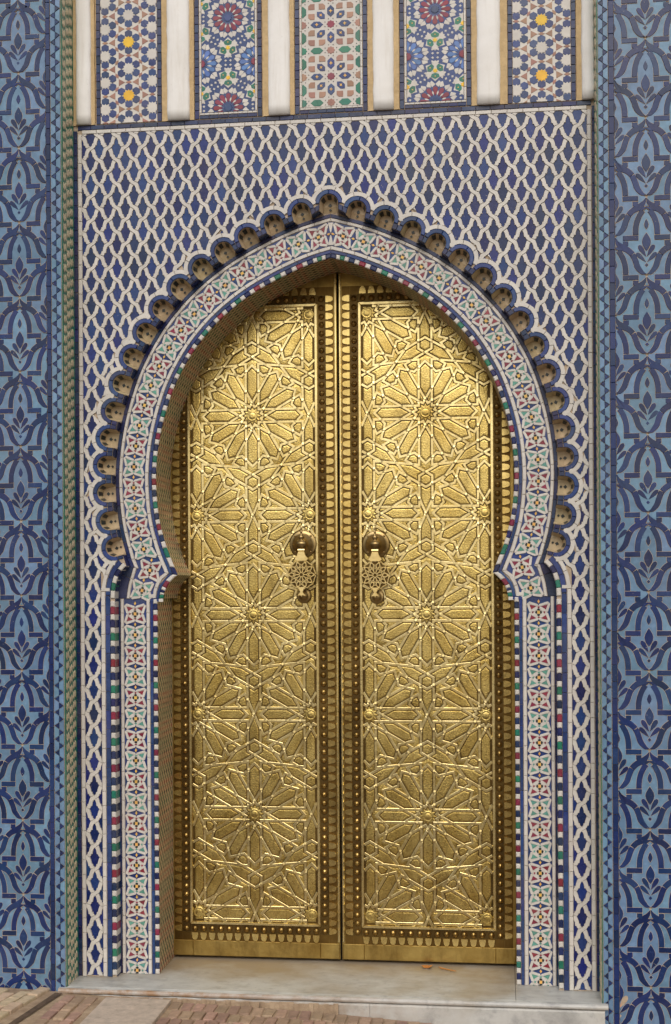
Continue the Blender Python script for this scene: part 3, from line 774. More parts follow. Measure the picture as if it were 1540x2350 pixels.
for k_, (x0, x1, typ, lab) in enumerate(MOS):
    mz = thing('mosaic_panel', lab, 'mosaic', ((x0 + x1) / 2, 0, ZF0), 'mosaic panels between the half columns')
    a = Acc(); a.box(x0 + .001, x1 - .001, -.001, .004, ZF0 + .0005, ZF1, 'grout'); part('bed', a, mz)
    be = Pieces('blue_edge_tile', mz); we = Pieces('white_edge_tile', mz)
    run(be, ZF0 + .002, ZF1, .034, lambda p, q: (be.add(rect(x0 + .0015, x0 + .0195, p, q), 'dark', -.001, .004, .001), be.add(rect(x1 - .0195, x1 - .0015, p, q), 'dark', -.001, .004, .001)))
    i0, i1, zb = x0 + .0205, x1 - .0205, ZF0 + .002
    if typ:
        run(be, i0, i1, .036, lambda p, q: be.add(rect(p, q, zb, zb + .014), 'dark', -.001, .004, .001)); zb += .0145
        run(we, i0, i1, .02, lambda p, q: we.add(rect(p, q, zb, zb + .009), 'white', -.001, .004, .001)); zb += .0095
        run(we, zb, ZF1, .05, lambda p, q: (we.add(rect(i0, i0 + .009, p, q), 'white', -.001, .004, .001), we.add(rect(i1 - .009, i1, p, q), 'white', -.001, .004, .001)))
        i0 += .0095; i1 -= .0095
    be.build(); we.build()
    xc = (i0 + i1) / 2; zt = ZF1
    y = -.001
    a = Acc(); a.piece(rect(i0, i1, zb, zt), 'blue' if typ == 1 else 'white', y, .0026, .0004); part('ground_tile', a, mz)
    Q = {}
    def put(nm, pts, m, h=.0042, b=.0008):
        p = clip_rect(pts, i0, i1, zb, zt)
        if p and len(p) > 2: Q.setdefault(nm, Pieces(nm, mz)).add(p, m, y, h, b, .0003)
    if typ == 0:
        s_ = .107; gx = .0966 / .0927; zc0 = 3.5317 if k_ == 0 else 3.5242
        pt = lambda cx, cz, l: [(cx + p[0] * gx, cz + p[1]) for p in l]
        for ci in (-1, 0, 1):
            for j in range(-2, 10):
                cx, cz = xc + ci * .0966, zc0 + (j + (.5 if ci else 0)) * s_
                yel = ci == 0 and j % 2 == 0
                for m_ in range(6):
                    an = R(30 + 60 * m_)
                    put('blue_petal_tile', pt(cx, cz, ngon(.312 * s_ * math.cos(an), .312 * s_ * math.sin(an), .160 * s_, 6, 30)), 'blue')
                    an2 = R(90 + 60 * m_)
                    if m_ < 3:
                        q = rot2([(-.13 * s_, 0), (0, -.07 * s_), (.13 * s_, 0), (0, .07 * s_)], an2 - R(90)); put('brown_diamond_tile', pt(cx, cz, off(q, .5 * s_ * math.cos(an2), .5 * s_ * math.sin(an2))), 'brown')
                for an in (0, 180):
                    put('brown_triangle_tile', pt(cx, cz, ngon(.577 * s_ * math.cos(R(an)), .577 * s_ * math.sin(R(an)), .165 * s_, 3, an + (180 if 0 else 0))), 'brown')
                put('yellow_star_tile' if yel else 'white_star_tile', pt(cx, cz, star(0, 0, .235 * s_, .185 * s_, 12)), 'bright_yellow' if yel else 'white', .0048)
    elif typ == 1:
        Lh = .2165; vz = .357 / (math.sqrt(3) * Lh); z0 = 3.4624 if k_ == 1 else 3.446
        for ci, cz_, pc, cc in [(0, j, 'red', 'blue') for j in range(-1, 4)] + [(e, j + .5, 'sky_blue', 'red') for e in (-1, 1) for j in range(-1, 4)]:
            cx, cz = xc + ci * Lh / 2, z0 + cz_ * .357
            pt = lambda l: [(cx + p[0] * Lh, cz + p[1] * Lh * vz) for p in l]
            put('centre_star_tile', pt(star(0, 0, .085, .066, 12)), cc, .005)
            for m_ in range(12):
                an = R(30 * m_)
                f = lambda l: pt(rot2(l, an))
                put('petal_tile', f([(.098, 0), (.15, -.028), (.23, -.048), (.268, -.036), (.287, 0), (.268, .036), (.23, .048), (.15, .028)]), pc)
                put('white_ray_tile', f([(.302, .010), (.330, .0), (.395, .070), (.360, .098), (.300, .082), (.262, .060)]), 'white', .0036)
                put('white_ray_tile', f([(.302, -.010), (.330, .0), (.395, -.070), (.360, -.098), (.300, -.082), (.262, -.060)]), 'white', .0036)
                put('white_ray_tile', pt(rot2([(.105, 0), (.165, -.022), (.215, 0), (.165, .022)], an + R(15))), 'white', .0036)
                if m_ % 2 == 0:
                    for e in (1, -1):
                        put('white_diamond_tile', f([(.455, .014 * e), (.487, .042 * e), (.455, .070 * e), (.423, .042 * e)]), 'white', .0036)
                        put('white_bar_tile', f([(.43, .088 * e), (.50, .112 * e), (.50, .160 * e), (.43, .135 * e)]), 'white', .0036)
            for an in (90, 270):
                put('white_star_tile', pt(star(.577 * math.cos(R(an)), .577 * math.sin(R(an)), .205, .150, 6, an)), 'white', .0034)
                gxx, gzz = .577 * math.cos(R(an)), .577 * math.sin(R(an))
                for m_ in range(3):
                    bn = R(an + 60 + 120 * m_)
                    f = lambda l: pt([(gxx + p[0], gzz + p[1]) for p in rot2(l, bn)])
                    put('green_heart_tile', f([(.035, 0), (.06, -.065), (.12, -.085), (.165, 0), (.12, .085), (.06, .065)]), 'green')
                    put('yellow_dot_tile', f([(.085, 0), (.105, -.017), (.125, 0), (.105, .017)]), 'yellow', .0052, .0005)
                put('yellow_star_tile', pt(star(gxx, gzz, .058, .034, 6)), 'bright_yellow', .005)
    else:
        gx, gz_ = .0555, .0513; z0 = 3.5651
        def hexa(cx, cz, L_, W_, an): return [(cx + p[0], cz + p[1] * gz_ / gx) for p in rot2([(-L_, 0), (-L_ + W_, -W_), (L_ - W_, -W_), (L_, 0), (L_ - W_, W_), (-L_ + W_, W_)], R(an))]
        for j in range(-3, 18):
            for i in range(-2, 3):
                cx, cz = xc + i * gx, z0 + j * gz_; e = (i + j) % 2
                mag = (i % 4 == 0 and j % 4 == 0) or (i % 4 == 2 and j % 4 == 2)
                if i % 2 == 0 and j % 2 == 0:
                    c = 'red' if (i == 0 and j % 4 == 0) else ('green' if (i != 0 and j % 4 == 2) else 'brown')
                    [put('dark_chip_tile', ngon(cx + .0245 * math.cos(R(22.5 + 45 * q_)), cz + .0228 * math.sin(R(22.5 + 45 * q_)), .0034, 3, 22.5 + 45 * q_), 'black', .0046, .0003) for q_ in range(8)]
                    put('star_tile', [(p[0], cz + (p[1] - cz) * gz_ / gx) for p in star(cx, cz, .0178, .0140, 8, 0)], c)
                elif i % 2 == 0:
                    put('hexagon_tile', hexa(cx, cz, .0262, .0142, 90), 'blue' if i == 0 else 'green')
                    if i == 0: put('yellow_star_tile', star(cx, cz, .009, .004, 4, 90), 'yellow', .0052, .0005)
                elif j % 2 == 0:
                    c = 'blue' if j % 4 == 0 else 'green'
                    put('hexagon_tile', hexa(cx, cz, .0262, .0142, 0), c)
                    if c == 'blue': put('yellow_star_tile', star(cx, cz, .009, .004, 4, 90), 'yellow', .0052, .0005)
                else:
                    # four small tiles round the middle; the one next to a red star is a blue hexagon
                    for dx, dz in ((1, 1), (1, -1), (-1, 1), (-1, -1)):
                        near_i, near_j = i + dx, j + dz; px_, pz_ = cx + dx * .021, cz + dz * .0195
                        if near_i == 0 and near_j % 4 == 0:
                            put('hexagon_tile', hexa(cx + dx * -.0165 + dx * .033, cz + dz * .015, .0228, .0132, 45 * dx * dz), 'blue'); put('yellow_star_tile', star(cx + dx * .0165, cz + dz * .015, .0085, .004, 4, 45), 'yellow', .0052, .0005)
                        else:
                            put('brown_tile', [(p[0], pz_ + (p[1] - pz_) * .92) for p in rot2([(px_ - .0132, pz_ - .0132), (px_ + .0132, pz_ - .0132), (px_ + .0132, pz_ + .004), (px_ + .004, pz_ + .0132), (px_ - .0132, pz_ + .0132)], {(1, 1): 0, (-1, 1): R(90), (-1, -1): R(180), (1, -1): R(270)}[(dx, dz)], px_, pz_)], 'brown')
    for q in Q.values(): q.build()

# ------------------------------------------------------------------ the two blue pilasters
P_, C_ = .2935, .1155
SX, SY = C_ / 560, P_ / 1420
S_left = [(0, -12), (-50, -26), (-88, -50), (-158, -140), (-198, -260), (-248, -370), (-328, -450), (-438, -510), (-518, -590), (-556, -676)]
S_w = [8, 58, 84, 108, 110, 110, 114, 120, 76, 10]
arch_l = [(-58, 262), (-100, 320), (-150, 420), (-182, 540), (-190, 640), (-190, 706)]
def pilaster(side, edge, tri_w, dk_w, xn, lab):
    s = side; Y = -.15
    pl = thing('tiled_pilaster', lab, 'pilaster', (s * 1.2, Y, -.2), 'blue tiled pilasters flanking the gateway')
    xo2 = xn + C_; xo1 = xo2 + dk_w; out = xo1 + tri_w; zlo, zhi = -.16, 4.35
    a = Acc(); a.box(*sorted((s * edge, s * out)), Y + .001, .355, zlo, zhi, 'grout'); part('core', a, pl)
    PZs = {n_: Pieces(n_, pl) for n_ in ('dark_band_tile', 'light_tile', 'bud_tile', 'leaf_tile', 'stripe_tile', 'light_border_tile', 'triangle_tile')}
    x0 = edge; x1 = edge + tri_w; x2 = x1 + dk_w
    cx0, cx1 = sorted((s * x2, s * xo2))
    rr = random.Random(3 + s); joint = Acc(); jc = [0]
    def put(nm, pts, m, h, b, gap=.0007):
        p = clip_rect(pts, cx0, cx1, zlo, zhi)
        if p and len(p) > 2:
            zc = sum(q[1] for q in p) / len(p)
            if zc < .03 and rr.random() < .3 and s > 0 and nm in ('leaf_tile', 'bud_tile') or (zc < -.01 and s > 0 and nm == 'dark_band_tile' and abs(area(p)) < .0009 and rr.random() < .5): m = 'terracotta'; h *= .55
            PZs[nm].add(p, m, Y, h, b, gap)
            if nm != 'light_tile' and abs(area(p)) > 6e-6:
                q = clean(p); q = q if area(q) > 0 else q[::-1]; jc[0] += 1
                joint.piece(clip_rect(inset(q, -.0005), cx0, cx1, zlo, zhi), 'grout', Y, .0021 + .00002 * (jc[0] % 25), .0002)
    for ci in (-1, 0, 1):
        nx_ = s * xn + s * ci * C_
        for j in range(-2, 16):
            nz_ = .0665 + j * P_ + (P_ / 2 if ci else 0)
            if nz_ - P_ * 1.1 > zhi or nz_ + P_ * .6 < zlo: continue
            T = lambda l, m_=1: [(nx_ + x * SX * m_, nz_ - y_ * SY) for x, y_ in l]
            for m_ in (1, -1):
                S1 = spline(S_left, 3); W1 = [q[0] for q in spline([(w, 0) for w in S_w], 3)]
                cut = 15
                put('dark_band_tile', ribbon(T(S1[:cut + 1], m_), [w * (SX + SY) / 2 for w in W1[:cut + 1]]), 'band', .0042, .0012)
                put('dark_band_tile', ribbon(T(S1[cut:], m_), [w * (SX + SY) / 2 for w in W1[cut:]]), 'band', .0040, .0012)
                A1 = spline(arch_l, 3)
                put('dark_band_tile', ribbon(T(A1, m_), 104 * SX), 'band', .0041, .0012)
                put('dark_band_tile', T([(-138, 706), (-138, 802), (-420, 802), (-420, 706)], m_), 'band', .0042, .0012)
                put('dark_band_tile', T([(-316, 806), (-316, 892), (-420, 926), (-420, 806)], m_), 'band', .0040, .0012)
                # light tile between the ogee and the bell
                put('light_tile', T([(-30, 250), (-100, 320), (-150, 420), (-182, 540), (-190, 755), (-370, 755), (-370, 940), (-438, 906), (-518, 826), (-556, 742), (-472, 664), (-402, 572), (-362, 450), (-312, 340), (-232, 260), (-122, 200), (-60, 150)], m_), 'light', .0018, .0006)
                def drop(bx, by, tx, ty, w_):
                    l = math.hypot(tx - bx, ty - by); ux, uy = (tx - bx) / l, (ty - by) / l
                    return [(bx + ux * a_ * l - uy * b_ * w_, by + uy * a_ * l + ux * b_ * w_) for a_, b_ in ((0, 0), (.2, .42), (.42, .80), (.65, 1), (.83, .95), (.95, .62), (1, .2), (1, -.2), (.95, -.62), (.83, -.95), (.65, -1), (.42, -.80), (.2, -.42))]
                put('leaf_tile', T(drop(-3, 1102, -136, 886, 45), m_), 'band', .004, .001, .0005)
                put('leaf_tile', T(drop(-3, 1200, -178, 1022, 42), m_), 'band', .0036, .001, .0005)
            put('dark_band_tile', T([(-62, 196), (62, 196), (122, 262), (58, 268), (0, 226), (-58, 268), (-122, 262)]), 'band', .0043, .0012)
            put('light_tile', T([(0, 24), (34, 110), (64, 190), (-64, 190), (-34, 110)]), 'light', .002, .0006)
            arch_half = [(0, 232), (-100, 320), (-150, 420), (-182, 540), (-190, 755), (-370, 755), (-370, 936), (-328, 970), (-248, 1050), (-198, 1160), (-158, 1280), (-88, 1370)]
            put('light_tile', T(arch_half + [(0, 1405)] + [(-x, y_) for x, y_ in reversed(arch_half[1:])]), 'light', .0018, .0006)
            put('bud_tile', T([(0, 412), (26, 455), (45, 515), (34, 560), (0, 612), (-34, 560), (-45, 515), (-26, 455)]), 'band', .004, .001)
            put('bud_tile', T([(0, 655), (34, 705), (70, 770), (82, 825), (72, 885), (40, 950), (0, 1000), (-40, 950), (-72, 885), (-82, 825), (-70, 770), (-34, 705)]), 'band', .0042, .001)
            put('bud_tile', T([(0, 1206), (38, 1244), (0, 1284), (-38, 1244)]), 'band', .004, .001)
    run(None, zlo, zhi, .062, lambda p, q: (PZs['stripe_tile'].add(mir(rect(x1 + .0008, x2 - .0006, p, q), s), 'band', Y, .0045, .0012, .0005), PZs['stripe_tile'].add(mir(rect(xo2 + .0006, xo1 - .0008, p, q), s), 'band', Y, .0045, .0012, .0005)))
    tp = .0525; xm = (x0 + x1) / 2; hw = tri_w / 2
    k_ = 0; z = zlo
    while z < zhi:
        for a0, a1, am in ((x0, x1, xm), (out, xo1, (out + xo1) / 2)):
            e_ = 1 if a1 > a0 else -1
            PZs['light_border_tile'].add(mir([(a0 + .001 * e_, z), (am, z + tp * .25), (am, z + tp * .75), (a0 + .001 * e_, z + tp)], s), 'light', Y, .003, .0008, .0005)
            PZs['light_border_tile'].add(mir([(a1 - .0004 * e_, z + tp * .5), (am, z + tp * .75), (am, z + tp * 1.25), (a1 - .0004 * e_, z + tp * 1.5)], s), 'light', Y, .003, .0008, .0005)
            PZs['triangle_tile'].add(mir([(a0 + hw * .15 * e_, z), (am, z + tp * .24), (am, z - tp * .24)], s), 'band', Y, .0036, .0008, .0004)
            PZs['triangle_tile'].add(mir([(a1 - hw * .12 * e_, z + tp * .5), (am, z + tp * .74), (am, z + tp * .26)], s), 'band', Y, .0036, .0008, .0004)
        z += tp
    for q in PZs.values(): q.build()
    part('grout_joint', joint, pl, kind='stuff')
    # the inner side face: green and cream hooked mosaic between green strips (faces the opening)
    a = Acc(); X = s * edge
    def side(pts, m, h, gap=.0005):
        b = Acc(); b.piece(pts, m, 0, h, .0007, gap)
        # u (first coord) runs from the front edge (Y) back to the wall, facing +-X
        a.add([(X + s * v[1], Y + .0005 + v[0], v[2]) for v in b.v], b.f if s < 0 else [f[::-1] for f in b.f], m)
    for u0, u1, m in ((.002, .012, 'green'), (.139, .1475, 'green')): 
        run(None, zlo, zhi, .07, lambda p, q: side(rect(u0, u1, p, q), m, .003))
    side(rect(.0125, .1385, zlo, zhi), 'green', .0014, 0)
    zz = zlo; hp = .049; ck = 0
    while zz < zhi:
        for c_i in range(3):
            ub = .018 + c_i * .041; zo = zz + (hp / 2 if c_i % 2 else 0)
            side([(ub, zo), (ub + .012, zo - .010), (ub + .020, zo + .004), (ub + .034, zo - .004), (ub + .036, zo + .018), (ub + .024, zo + .028), (ub + .015, zo + .015), (ub + .002, zo + .024)], 'cream', .0032)
        zz += hp * .82
    part('hooked_side_mosaic', a, pl, kind='stuff')
    return pl
pilaster(-1, 1.0372, .0415, .0195, 1.2085, 'left blue tiled pilaster with tulip and ogee pattern, whose green and cream mosaic side shows')
pilaster(1, 1.0312, .038, .0222, 1.2055, 'right blue tiled pilaster with tulip and ogee pattern, chipped and worn at its foot')

# ------------------------------------------------------------------ brass door leaves
AA = .2405; WW = .112 * AA; PHW = .264; PZ0, PZ1 = .158, 2.727
BZ = .195; HP = .4165                        # lowest boss row and half period of the star pattern
def leaf_pattern():
    """line work of the twelve-pointed stars, as split segments and the cells between them (origin: middle of the leaf)"""
    segs = []
    lat = [(i, r) for r in range(-2, 9) for i in (-2, -1, 0, 1, 2) if (i + r) % 2 == 1]
    vz = HP / (math.sqrt(3) * AA)
    for i, r in lat:
        cx, cz = i * AA, BZ + r * HP
        def pol(t, o, ph):   # along direction ph, offset to its left
            c, s_ = math.cos(R(ph)), math.sin(R(ph))
            return (cx + (t * c - o * s_) * AA, cz + (t * s_ + o * c) * AA * vz)
        w = .112
        for k_ in range(12):
            ph = 30 * k_
            p0, p1, p2 = pol(.72, 0, ph - 15), pol(.88, 0, ph), pol(.72, 0, ph + 15)
            segs += [(p0, p1), (p1, p2)]
            for e in (1, -1):
                if k_ % 2 == 0:
                    segs += [(pol(w, w * e, ph), pol(1 - w, w * e, ph)), (pol(1 - w, w * e, ph), pol(1 - w, e * (.57735 + w / math.cos(R(30)) / 2), ph))]
                else:
                    segs += [(pol(w, w * e, ph), pol(.905, w * e, ph)), (pol(.905, w * e, ph), pol(1, 0, ph + 30 * e))]
    # clip to the panel, add its border
    out = []
    for p, q in segs:
        t0, t1 = 0., 1.; ok = True
        for (d, lo, hi) in ((0, -PHW, PHW), (1, PZ0, PZ1)):
            dd = q[d] - p[d]
            if abs(dd) < 1e-9:
                if not lo <= p[d] <= hi: ok = False
            else:
                ta, tb = (lo - p[d]) / dd, (hi - p[d]) / dd
                if ta > tb: ta, tb = tb, ta
                t0, t1 = max(t0, ta), min(t1, tb)
        if ok and t1 - t0 > 1e-4: out.append((tuple(p[d] + (q[d] - p[d]) * t0 for d in (0, 1)), tuple(p[d] + (q[d] - p[d]) * t1 for d in (0, 1))))
    border = [((-PHW, PZ0), (PHW, PZ0)), ((PHW, PZ0), (PHW, PZ1)), ((PHW, PZ1), (-PHW, PZ1)), ((-PHW, PZ1), (-PHW, PZ0))]
    seen = {}; uniq = []
    for sgm in out:
        k_ = tuple(sorted((round(a_[0], 4), round(a_[1], 4)) for a_ in sgm))
        if k_ not in seen: seen[k_] = 1; uniq.append(sgm)
    return uniq, border
lines, border = leaf_pattern()
def arrangement(segs):
    nodes = {}; pts = []
    def nid(p):
        k_ = (round(p[0] / 4e-4), round(p[1] / 4e-4))
        for dx in (0, 1, -1):
            for dz in (0, 1, -1):
                q = nodes.get((k_[0] + dx, k_[1] + dz))
                if q is not None and math.dist(pts[q], p) < 5e-4: return q
        nodes[k_] = len(pts); pts.append(p); return nodes[k_]
    n = len(segs); cuts = [[0., 1.] for _ in segs]
    bb_ = [(min(a_[0], b_[0]), max(a_[0], b_[0]), min(a_[1], b_[1]), max(a_[1], b_[1])) for a_, b_ in segs]
    order = sorted(range(n), key=lambda i: bb_[i][2])
    for ii, i in enumerate(order):
        a_, b_ = segs[i]; ux, uz = b_[0] - a_[0], b_[1] - a_[1]
        for j in order[ii + 1:]:
            if bb_[j][2] > bb_[i][3] + 1e-4: break
            if bb_[j][0] > bb_[i][1] + 1e-4 or bb_[j][1] < bb_[i][0] - 1e-4: continue
            c, d = segs[j]; vx, vz = d[0] - c[0], d[1] - c[1]; den = ux * vz - uz * vx
            if abs(den) < 1e-9: continue
            t = ((c[0] - a_[0]) * vz - (c[1] - a_[1]) * vx) / den; u = ((c[0] - a_[0]) * uz - (c[1] - a_[1]) * ux) / den
            et_, eu = 4e-4 / math.hypot(ux, uz), 4e-4 / math.hypot(vx, vz)
            if -et_ <= t <= 1 + et_ and -eu <= u <= 1 + eu: cuts[i].append(min(max(t, 0), 1)); cuts[j].append(min(max(u, 0), 1))
    E = set()
    for i, (a_, b_) in enumerate(segs):
        ids = []
        for t in sorted(cuts[i]):
            q = nid((a_[0] + (b_[0] - a_[0]) * t, a_[1] + (b_[1] - a_[1]) * t))
            if not ids or ids[-1] != q: ids.append(q)
        for p, q in zip(ids, ids[1:]): E.add((min(p, q), max(p, q)))
    adj = {}
    for p, q in E: adj.setdefault(p, []).append(q); adj.setdefault(q, []).append(p)
    while True:      # drop dangling ends
        dead = [p for p in adj if len(adj[p]) == 1]
        if not dead: break
        for p in dead:
            if p in adj and len(adj[p]) == 1: q = adj[p][0]; adj[q].remove(p); del adj[p]
    for p in adj: adj[p].sort(key=lambda q: math.atan2(pts[q][1] - pts[p][1], pts[q][0] - pts[p][0]))
    used = set(); faces = []
    for p in adj:
        for q in adj[p]:
            if (p, q) in used: continue
            f = []; a_, b_ = p, q
            while (a_, b_) not in used:
                used.add((a_, b_)); f.append(a_); l = adj[b_]; k_ = l.index(a_); a_, b_ = b_, l[k_ - 1]
            faces.append([pts[k_] for k_ in f])
    return pts, adj, faces
npts, nadj, nfaces = arrangement(lines + border)
cells = []
for f in nfaces:
    A_ = area(f)
    if A_ < 0 or A_ > .1: continue
    if A_ < 0: f = f[::-1]
    g2 = inset(f, .0072)
    if area(g2) > 2.5e-5: cells.append((abs(A_), f))
cells.sort(key=lambda c: -c[0])
def dome(r, h, n=14, rings=4): return lathe([(r * math.cos(math.pi / 2 * k_ / rings), h * math.sin(math.pi / 2 * k_ / rings)) for k_ in range(rings)] + [(r * .12, h)], n)
LEAF_HW = .3580; LZ0, LZ1 = .012, 2.93
def make_leaf():
    t = thing('door_leaf', 'left brass door leaf with star strapwork, its knocker near the centre gap', 'door', (0, YD, LZ0))
    a = Acc(); a.box(-LEAF_HW, LEAF_HW, 0, .032, LZ0, LZ1, 'kick'); a.v = [(x, y + YD, z) for x, y, z in a.v]; part('board', a, t, loc=(0, YD, LZ0))
    y = YD
    a = Acc(); a.piece(rect(-PHW - .001, PHW + .001, PZ0 - .001, PZ1 + .001), 'patina_shade', y, .0012, .0003); part('panel_bed', a, t, loc=(0, YD, LZ0))
    # cells of beaten brass
    rest = Acc(); 
    for k_, (A_, f) in enumerate(cells):
        f = inset(f, .0077)
        b = Acc(); d1 = .0030
        pts = clean(f); n = len(pts)
        r1 = inset(pts, .0012); r2 = inset(pts, .0052)
        if area(r2) < area(pts) * .25: r2 = [(sum(p[0] for p in pts) / n * .55 + q[0] * .45, sum(p[1] for p in pts) / n * .55 + q[1] * .45) for q in pts]; r1 = [(q[0] * .85 + sum(p[0] for p in pts) / n * .15, q[1] * .85 + sum(p[1] for p in pts) / n * .15) for q in pts]
        vs = [(x, y - .0012, z) for x, z in pts] + [(x, y - .0028, z) for x, z in r1] + [(x, y - .0033, z) for x, z in r2]
        fs = [(o_ + i, o_ + (i + 1) % n, o_ + n + (i + 1) % n, o_ + n + i) for o_ in (0, n) for i in range(n)] + [tuple(range(2 * n, 3 * n))]
        b.add(vs, fs, 'emboss')
        if k_ < 292: part('embossed_cell', b, t)
        else: rest.add(b.v, b.f, 'emboss')
    part('embossed_cell', rest, t, kind='stuff')
    # straps: each edge of the network between bends becomes bars, woven over and under
    # strands: chains that go straight over at crossings
    st = Acc(); hw = .0056
    pts, adj = npts, nadj
    def nxt(p, q):
        l = adj[q]; d0 = (pts[q][0] - pts[p][0], pts[q][1] - pts[p][1]); L0 = math.hypot(*d0); best, bv = None, -2
        for r_ in l:
            if r_ == p: continue
            d1 = (pts[r_][0] - pts[q][0], pts[r_][1] - pts[q][1]); v = (d0[0] * d1[0] + d0[1] * d1[1]) / (L0 * math.hypot(*d1))
            if v > bv: best, bv = r_, v
        return best if (len(l) == 2 or bv > .94) else None
    def on_border(p): return abs(abs(pts[p][0]) - PHW) < 6e-4 or pts[p][1] < PZ0 + 6e-4 or pts[p][1] > PZ1 - 6e-4
    done = set(); over = {}; strands = []
    for p in list(adj):
        for q in adj[p]:
            if (min(p, q), max(p, q)) in done or (on_border(p) and on_border(q)): continue
            ch = [p, q]; done.add((min(p, q), max(p, q)))
            for _ in range(2):
                while True:
                    r_ = nxt(ch[-2], ch[-1])
                    if r_ is None or (min(ch[-1], r_), max(ch[-1], r_)) in done or (on_border(ch[-1]) and len(adj[ch[-1]]) > 2): break
                    done.add((min(ch[-1], r_), max(ch[-1], r_))); ch.append(r_)
                ch.reverse()
            strands.append(ch)
    owner = {}
    cross = {p for p in adj if len(adj[p]) == 4 and not on_border(p)}
    inc = {}
    for si, ch in enumerate(strands):
        for k_, p in enumerate(ch):
            if p in cross: inc.setdefault(p, []).append((si, k_))
    level = {}
    todo = list(range(len(strands))); state = {}
    def walk(si, val_at):   # alternate along the strand so that crossing index kk has value val
        ch = strands[si]; cr = [k_ for k_, p in enumerate(ch) if p in cross]
        if not cr: return
        kk, val = val_at; i0 = cr.index(kk)
        for i, k_ in enumerate(cr): level[(si, k_)] = val if (i - i0) % 2 == 0 else -val
    for s0 in range(len(strands)):
        if s0 in state: continue
        state[s0] = 1; cr = [k_ for k_, p in enumerate(strands[s0]) if p in cross]
        if not cr: continue
        walk(s0, (cr[0], 1)); stack = [s0]
        while stack:
            s1 = stack.pop()
            for k_, p in enumerate(strands[s1]):
                if p in cross:
                    for (s2, k2) in inc[p]:
                        if s2 != s1 and s2 not in state:
                            state[s2] = 1; walk(s2, (k2, -level[(s1, k_)])); stack.append(s2)
    for si, ch in enumerate(strands):
        # build a profile along the strand: points with height
        P = [];
        closed = ch[0] == ch[-1]
        for k_, p in enumerate(ch):
            q = pts[p]
            if (si, k_) in level and 0 < k_ < len(ch) - 1:
                hgt = .0072 if level[(si, k_)] > 0 else .0040
                for e in (-1, 1):
                    o_ = pts[ch[k_ + e]]; l = math.dist(q, o_); f = min(.0085 / l, .45)
                    if e == -1: P.append((q[0] + (o_[0] - q[0]) * f, q[1] + (o_[1] - q[1]) * f, .0060)); P.append((q[0], q[1], hgt))
                    else: P.append((q[0] + (o_[0] - q[0]) * f, q[1] + (o_[1] - q[1]) * f, .0060))
            else: P.append((q[0], q[1], .0060))
        n = len(P); vs = []
        for i in range(n):
            b_ = P[i]
            if closed and i in (0, n - 1): a_, c_2 = P[n - 2], P[1]
            else: a_, c_2 = P[max(0, i - 1)], P[min(n - 1, i + 1)]
            u1 = (b_[0] - a_[0], b_[1] - a_[1]); u2 = (c_2[0] - b_[0], c_2[1] - b_[1])
            if math.hypot(*u1) < 1e-7: u1 = u2
            if math.hypot(*u2) < 1e-7: u2 = u1
            l1, l2 = math.hypot(*u1) or 1, math.hypot(*u2) or 1
            n1 = (-u1[1] / l1, u1[0] / l1); n2 = (-u2[1] / l2, u2[0] / l2)
            mx, mz = n1[0] + n2[0], n1[1] + n2[1]; qd = mx * mx + mz * mz
            if qd < .12: mx, mz, qd = n1[0], n1[1], 2.
            kf = min(2 / qd, 2.4); mx *= kf / 1; mz *= kf / 1
            for o_, h_ in ((-1, .0012), (-.98, b_[2] * .88), (-.74, b_[2]), (.74, b_[2]), (.98, b_[2] * .88), (1, .0012)):
                vs.append((b_[0] + mx * hw * o_, y - h_, b_[1] + mz * hw * o_))
        fs = [(i * 6 + j, (i + 1) * 6 + j, (i + 1) * 6 + j + 1, i * 6 + j + 1) for i in range(n - 1) for j in range(5)]
        st.add(vs, [f[::-1] for f in fs], 'brass')
    part('strapwork', st, t, kind='stuff', loc=(0, YD, LZ0))
    # raised bosses in the middle of the stars
    dv, df = lathe([(.0235, 0), (.0225, .0012), (.0190, .0016), (.0170, .0010), (.0140, .0010), (.0120, .0018), (.004, .0020), (.001, .0020)], 20); a = Acc(); a.add(dv, df, 'emboss'); dm_me = a.mesh('boss', True)
    for i, r in [(i, r) for r in range(0, 7) for i in (-1, 0, 1) if (i + r) % 2 == 1]:
        link('boss', dm_me, t, (i * AA, y - .004, BZ + r * HP))
    # frame, stud strip, studs, leaf ornaments
    f0, f1 = PHW + .0005, PHW + .0125
    for nm, pts_ in (('frame_bar', [(-f1, PZ0 - .012), (f1, PZ0 - .012), (f0, PZ0), (-f0, PZ0)]), ('frame_bar', [(-f0, PZ1), (f0, PZ1), (f1, PZ1 + .012), (-f1, PZ1 + .012)]),
                     ('frame_bar', [(-f1, PZ0 - .012), (-f0, PZ0), (-f0, PZ1), (-f1, PZ1 + .012)]), ('frame_bar', [(f0, PZ0), (f1, PZ0 - .012), (f1, PZ1 + .012), (f0, PZ1)])):
        a = Acc(); a.piece(pts_, 'brass', y, .0095, .0018); part(nm, a, t)
    s0, s1 = f1 + .0012, f1 + .0342; zb, zt_ = PZ0 - .0132, PZ1 + .0132
    a = Acc()
    for pr in (rect(-s1, -s0, zb - .033, zt_ + .033), rect(s0, s1, zb - .033, zt_ + .033), rect(-s0, s0, zb - .033, zb), rect(-s0, s0, zt_, zt_ + .033)): a.piece(pr, 'patina_shade', y, .003, .0006, .0002)
    part('stud_strip', a, t, kind='stuff', loc=(0, YD, LZ0))
    a = Acc(); o0 = s1 + .0003; o1 = s1 + .0352
    for pr in (rect(-o1, -o0, zb - .068, zt_ + .068), rect(o0, o1, zb - .068, zt_ + .068), rect(-o0, o0, zb - .068, zb - .0335), rect(-o0, o0, zt_ + .0335, zt_ + .068)): a.piece(pr, 'ground_brass', y, .0008, .0002, .0002)
    part('ornament_strip', a, t, kind='stuff', loc=(0, YD, LZ0))
